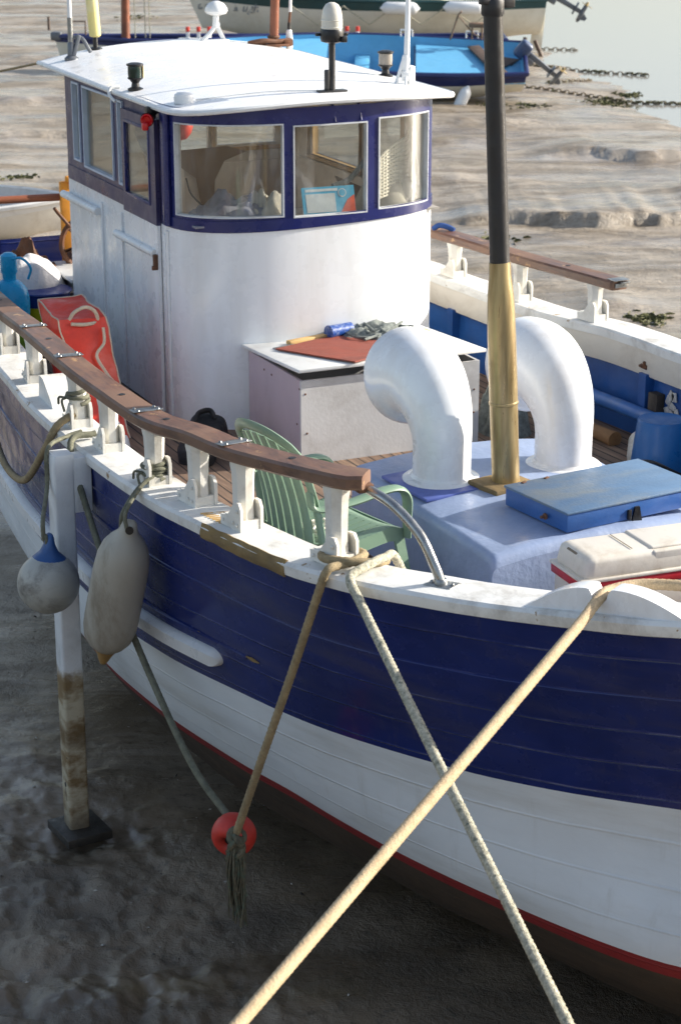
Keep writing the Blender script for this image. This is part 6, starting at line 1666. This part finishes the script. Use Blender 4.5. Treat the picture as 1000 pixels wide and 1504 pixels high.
F3.b(mb, 'deck_block', M['orange'])
mb = MB(); pts = []
for k in range(9): pts.append((1.2 + k * .62, 1.52 if k % 2 else 1.40, 1.0 - (.42 if k % 2 else 0)))
mb.tube(pts, .018, 5); F3.b(mb, 'fender_lines', M['rope_grey'])
F3r = outboard(F3, (-.1, .3, 1.05), 60)
mb = MB(); mb.prism([(.05, .6), (.3, .6), (.42, -.2), (.12, -.25)], (-.1, 0, 0), (1, 0, 0), (0, 0, 1), (0, .05, 0)); F3.b(mb, 'rudder', M['far_white'])
mb = MB(); mb.tube([(.25, .7, .1), (.0, .75, -.45)], .05, 6); mb.tube([(.5, .9, .2), (.62, 1.0, -.4)], .05, 6); F3.b(mb, 'prop_stand', M['brown_dark'])
fender(T3, Vector((4.05, 1.62, .98)), Vector((-1, 0, -.02)), .15, .95, 'white_fender', 'white fender lying along the green yacht stripe, the one farther from the mast', None)
fender(T3, Vector((2.55, 1.60, .99)), Vector((-1, 0, -.02)), .15, 1.0, 'white_fender', 'white fender lying along the green yacht stripe next to the black mast', None)
# faded name on the bow
cu = bpy.data.curves.new('boat_name', 'FONT'); cu.body = 'on de slough'; cu.size = .30; cu.extrude = .004; cu.align_x = 'CENTER'; cu.shear = .3
tmp = bpy.data.objects.new('boat_name_tmp', cu); COL.objects.link(tmp)
bpy.context.view_layer.update()
me = bpy.data.meshes.new_from_object(tmp.evaluated_get(bpy.context.evaluated_depsgraph_get())); bpy.data.objects.remove(tmp)
mb = MB()
near = [r_ for r_ in rows]
def yskin(x, z):
    best = min(near, key=lambda r: abs(r[9].x - x)); q = min(best, key=lambda p: abs(p.z - z)); return q.y
NX = 7.75
mb.add([Vector((NX - v.co.x, yskin(NX - v.co.x, .78 + v.co.y) + .02 + v.co.z, .78 + v.co.y)) for v in me.vertices], [list(p.vertices) for p in me.polygons])
F3.b(mb, 'boat_name', paint('faded_grey_lettering', srgb(120, 130, 140), .6, .1, 9), smooth=False)

# --- grey white dinghy left of the wheelhouse
T4 = boat_frame(26.6, -4.62, .02, RT * .98 - AW * .16, roll=6)
F4 = Far('small_dinghy', 'grey white dinghy on the mud at the left edge behind the stern', 'dinghy', T4)
rows = hull_skin(3.6, 1.5, lambda u: .46 + .14 * u * u, stern=.8, full=.45, rake=.3)
T4b = T4 @ Matrix.Translation(Vector((-2.6, 0, 0))); F4.T = T4b
mb = MB(); add_hull(mb, rows, lambda j: 1 if j > 11 else 0); F4.b(mb, 'hull', [M['fascia'], M['chest']])
mb = MB(); add_hull(mb, [[Vector((p.x, max(0, p.y - .05), p.z + .03)) for p in r_] for r_ in rows], lambda j: 0); F4.b(mb, 'inside_skin', M['boxply'])
mb = MB(); mb.tube(gunwale_tube(rows, 0), .04, 6, closed=True); F4.b(mb, 'gunwale_rim', M['chest'])
mb = MB(); G = [[Vector((r_[-1].x, r_[-1].y * k, r_[-1].z + .02 + .08 * (1 - k * k))) for k in (-1, -.5, 0, .5, 1)] for r_ in rows[:24]]; mb.slab(G, (0, 0, -.02)); F4.b(mb, 'boat_cover', M['chest'])

# unseen harbour wall under the photographer, added to shade and reflect onto the hull
mb = MB(); q0 = grd(.2, -60); e1_ = RT * 120; bk0 = -AW * 25
vs = [q0, q0 + e1_, q0 + e1_ + bk0, q0 + bk0]
mb.add([p + Vector((0, 0, z)) for z in (-.5, 3.1) for p in vs], [[0, 1, 2, 3], [4, 5, 6, 7], [0, 1, 5, 4], [1, 2, 6, 5], [2, 3, 7, 6], [3, 0, 4, 7]])
mb.build('quay', paint('dark_quay_stone', srgb(150, 140, 124), .85, .2, .8, srgb(90, 88, 70), .5, .5, bump=.6, bscale=3, bdist=.05), None, None, 'structure', smooth=False)
# ------------------------------------------------------------------ camera, sun, sky
cd = bpy.data.cameras.new('camera'); cam = bpy.data.objects.new('camera', cd); COL.objects.link(cam)
cam.location = CAM; cam.rotation_euler = FW.to_track_quat('-Z', 'Y').to_euler()
cd.sensor_fit = 'VERTICAL'; cd.sensor_height = 36; cd.lens = 2950 / 1504 * 36; cd.clip_end = 2000; cd.clip_start = .1
cd.dof.use_dof = True; cd.dof.focus_distance = 10.0; cd.dof.aperture_fstop = 5.6
sc.camera = cam
EL, SX = 24.0, .19
sd = Vector((SX * math.cos(R(EL)), math.sqrt(1 - SX * SX) * math.cos(R(EL)), math.sin(R(EL))))
ld = bpy.data.lights.new('sun', 'SUN'); ld.energy = 4.2; ld.angle = R(.53); ld.color = (1, .93, .82)
sun = bpy.data.objects.new('sun', ld); COL.objects.link(sun); sun.rotation_euler = sd.to_track_quat('Z', 'Y').to_euler()
w = bpy.data.worlds.new('World'); sc.world = w; w.use_nodes = True; nt = w.node_tree
bg = nt.nodes['Background']; sky = nt.nodes.new('ShaderNodeTexSky'); sky.sky_type = 'NISHITA'; sky.sun_disc = False
sky.sun_elevation = R(EL); sky.sun_rotation = math.atan2(sd.x, sd.y); sky.air_density = 1.0; sky.dust_density = 2.0; sky.ozone_density = 1.0
hs = nt.nodes.new('ShaderNodeHueSaturation'); hs.inputs['Saturation'].default_value = .8
nt.links.new(sky.outputs[0], hs.inputs['Color']); nt.links.new(hs.outputs[0], bg.inputs[0]); bg.inputs[1].default_value = .115
sc.view_settings.view_transform = 'Standard'; sc.view_settings.look = 'None'; sc.view_settings.gamma = 1; sc.view_settings.use_curve_mapping = False
sc.view_settings.exposure = .97
sc.cycles.max_bounces = 8; sc.cycles.use_denoising = True
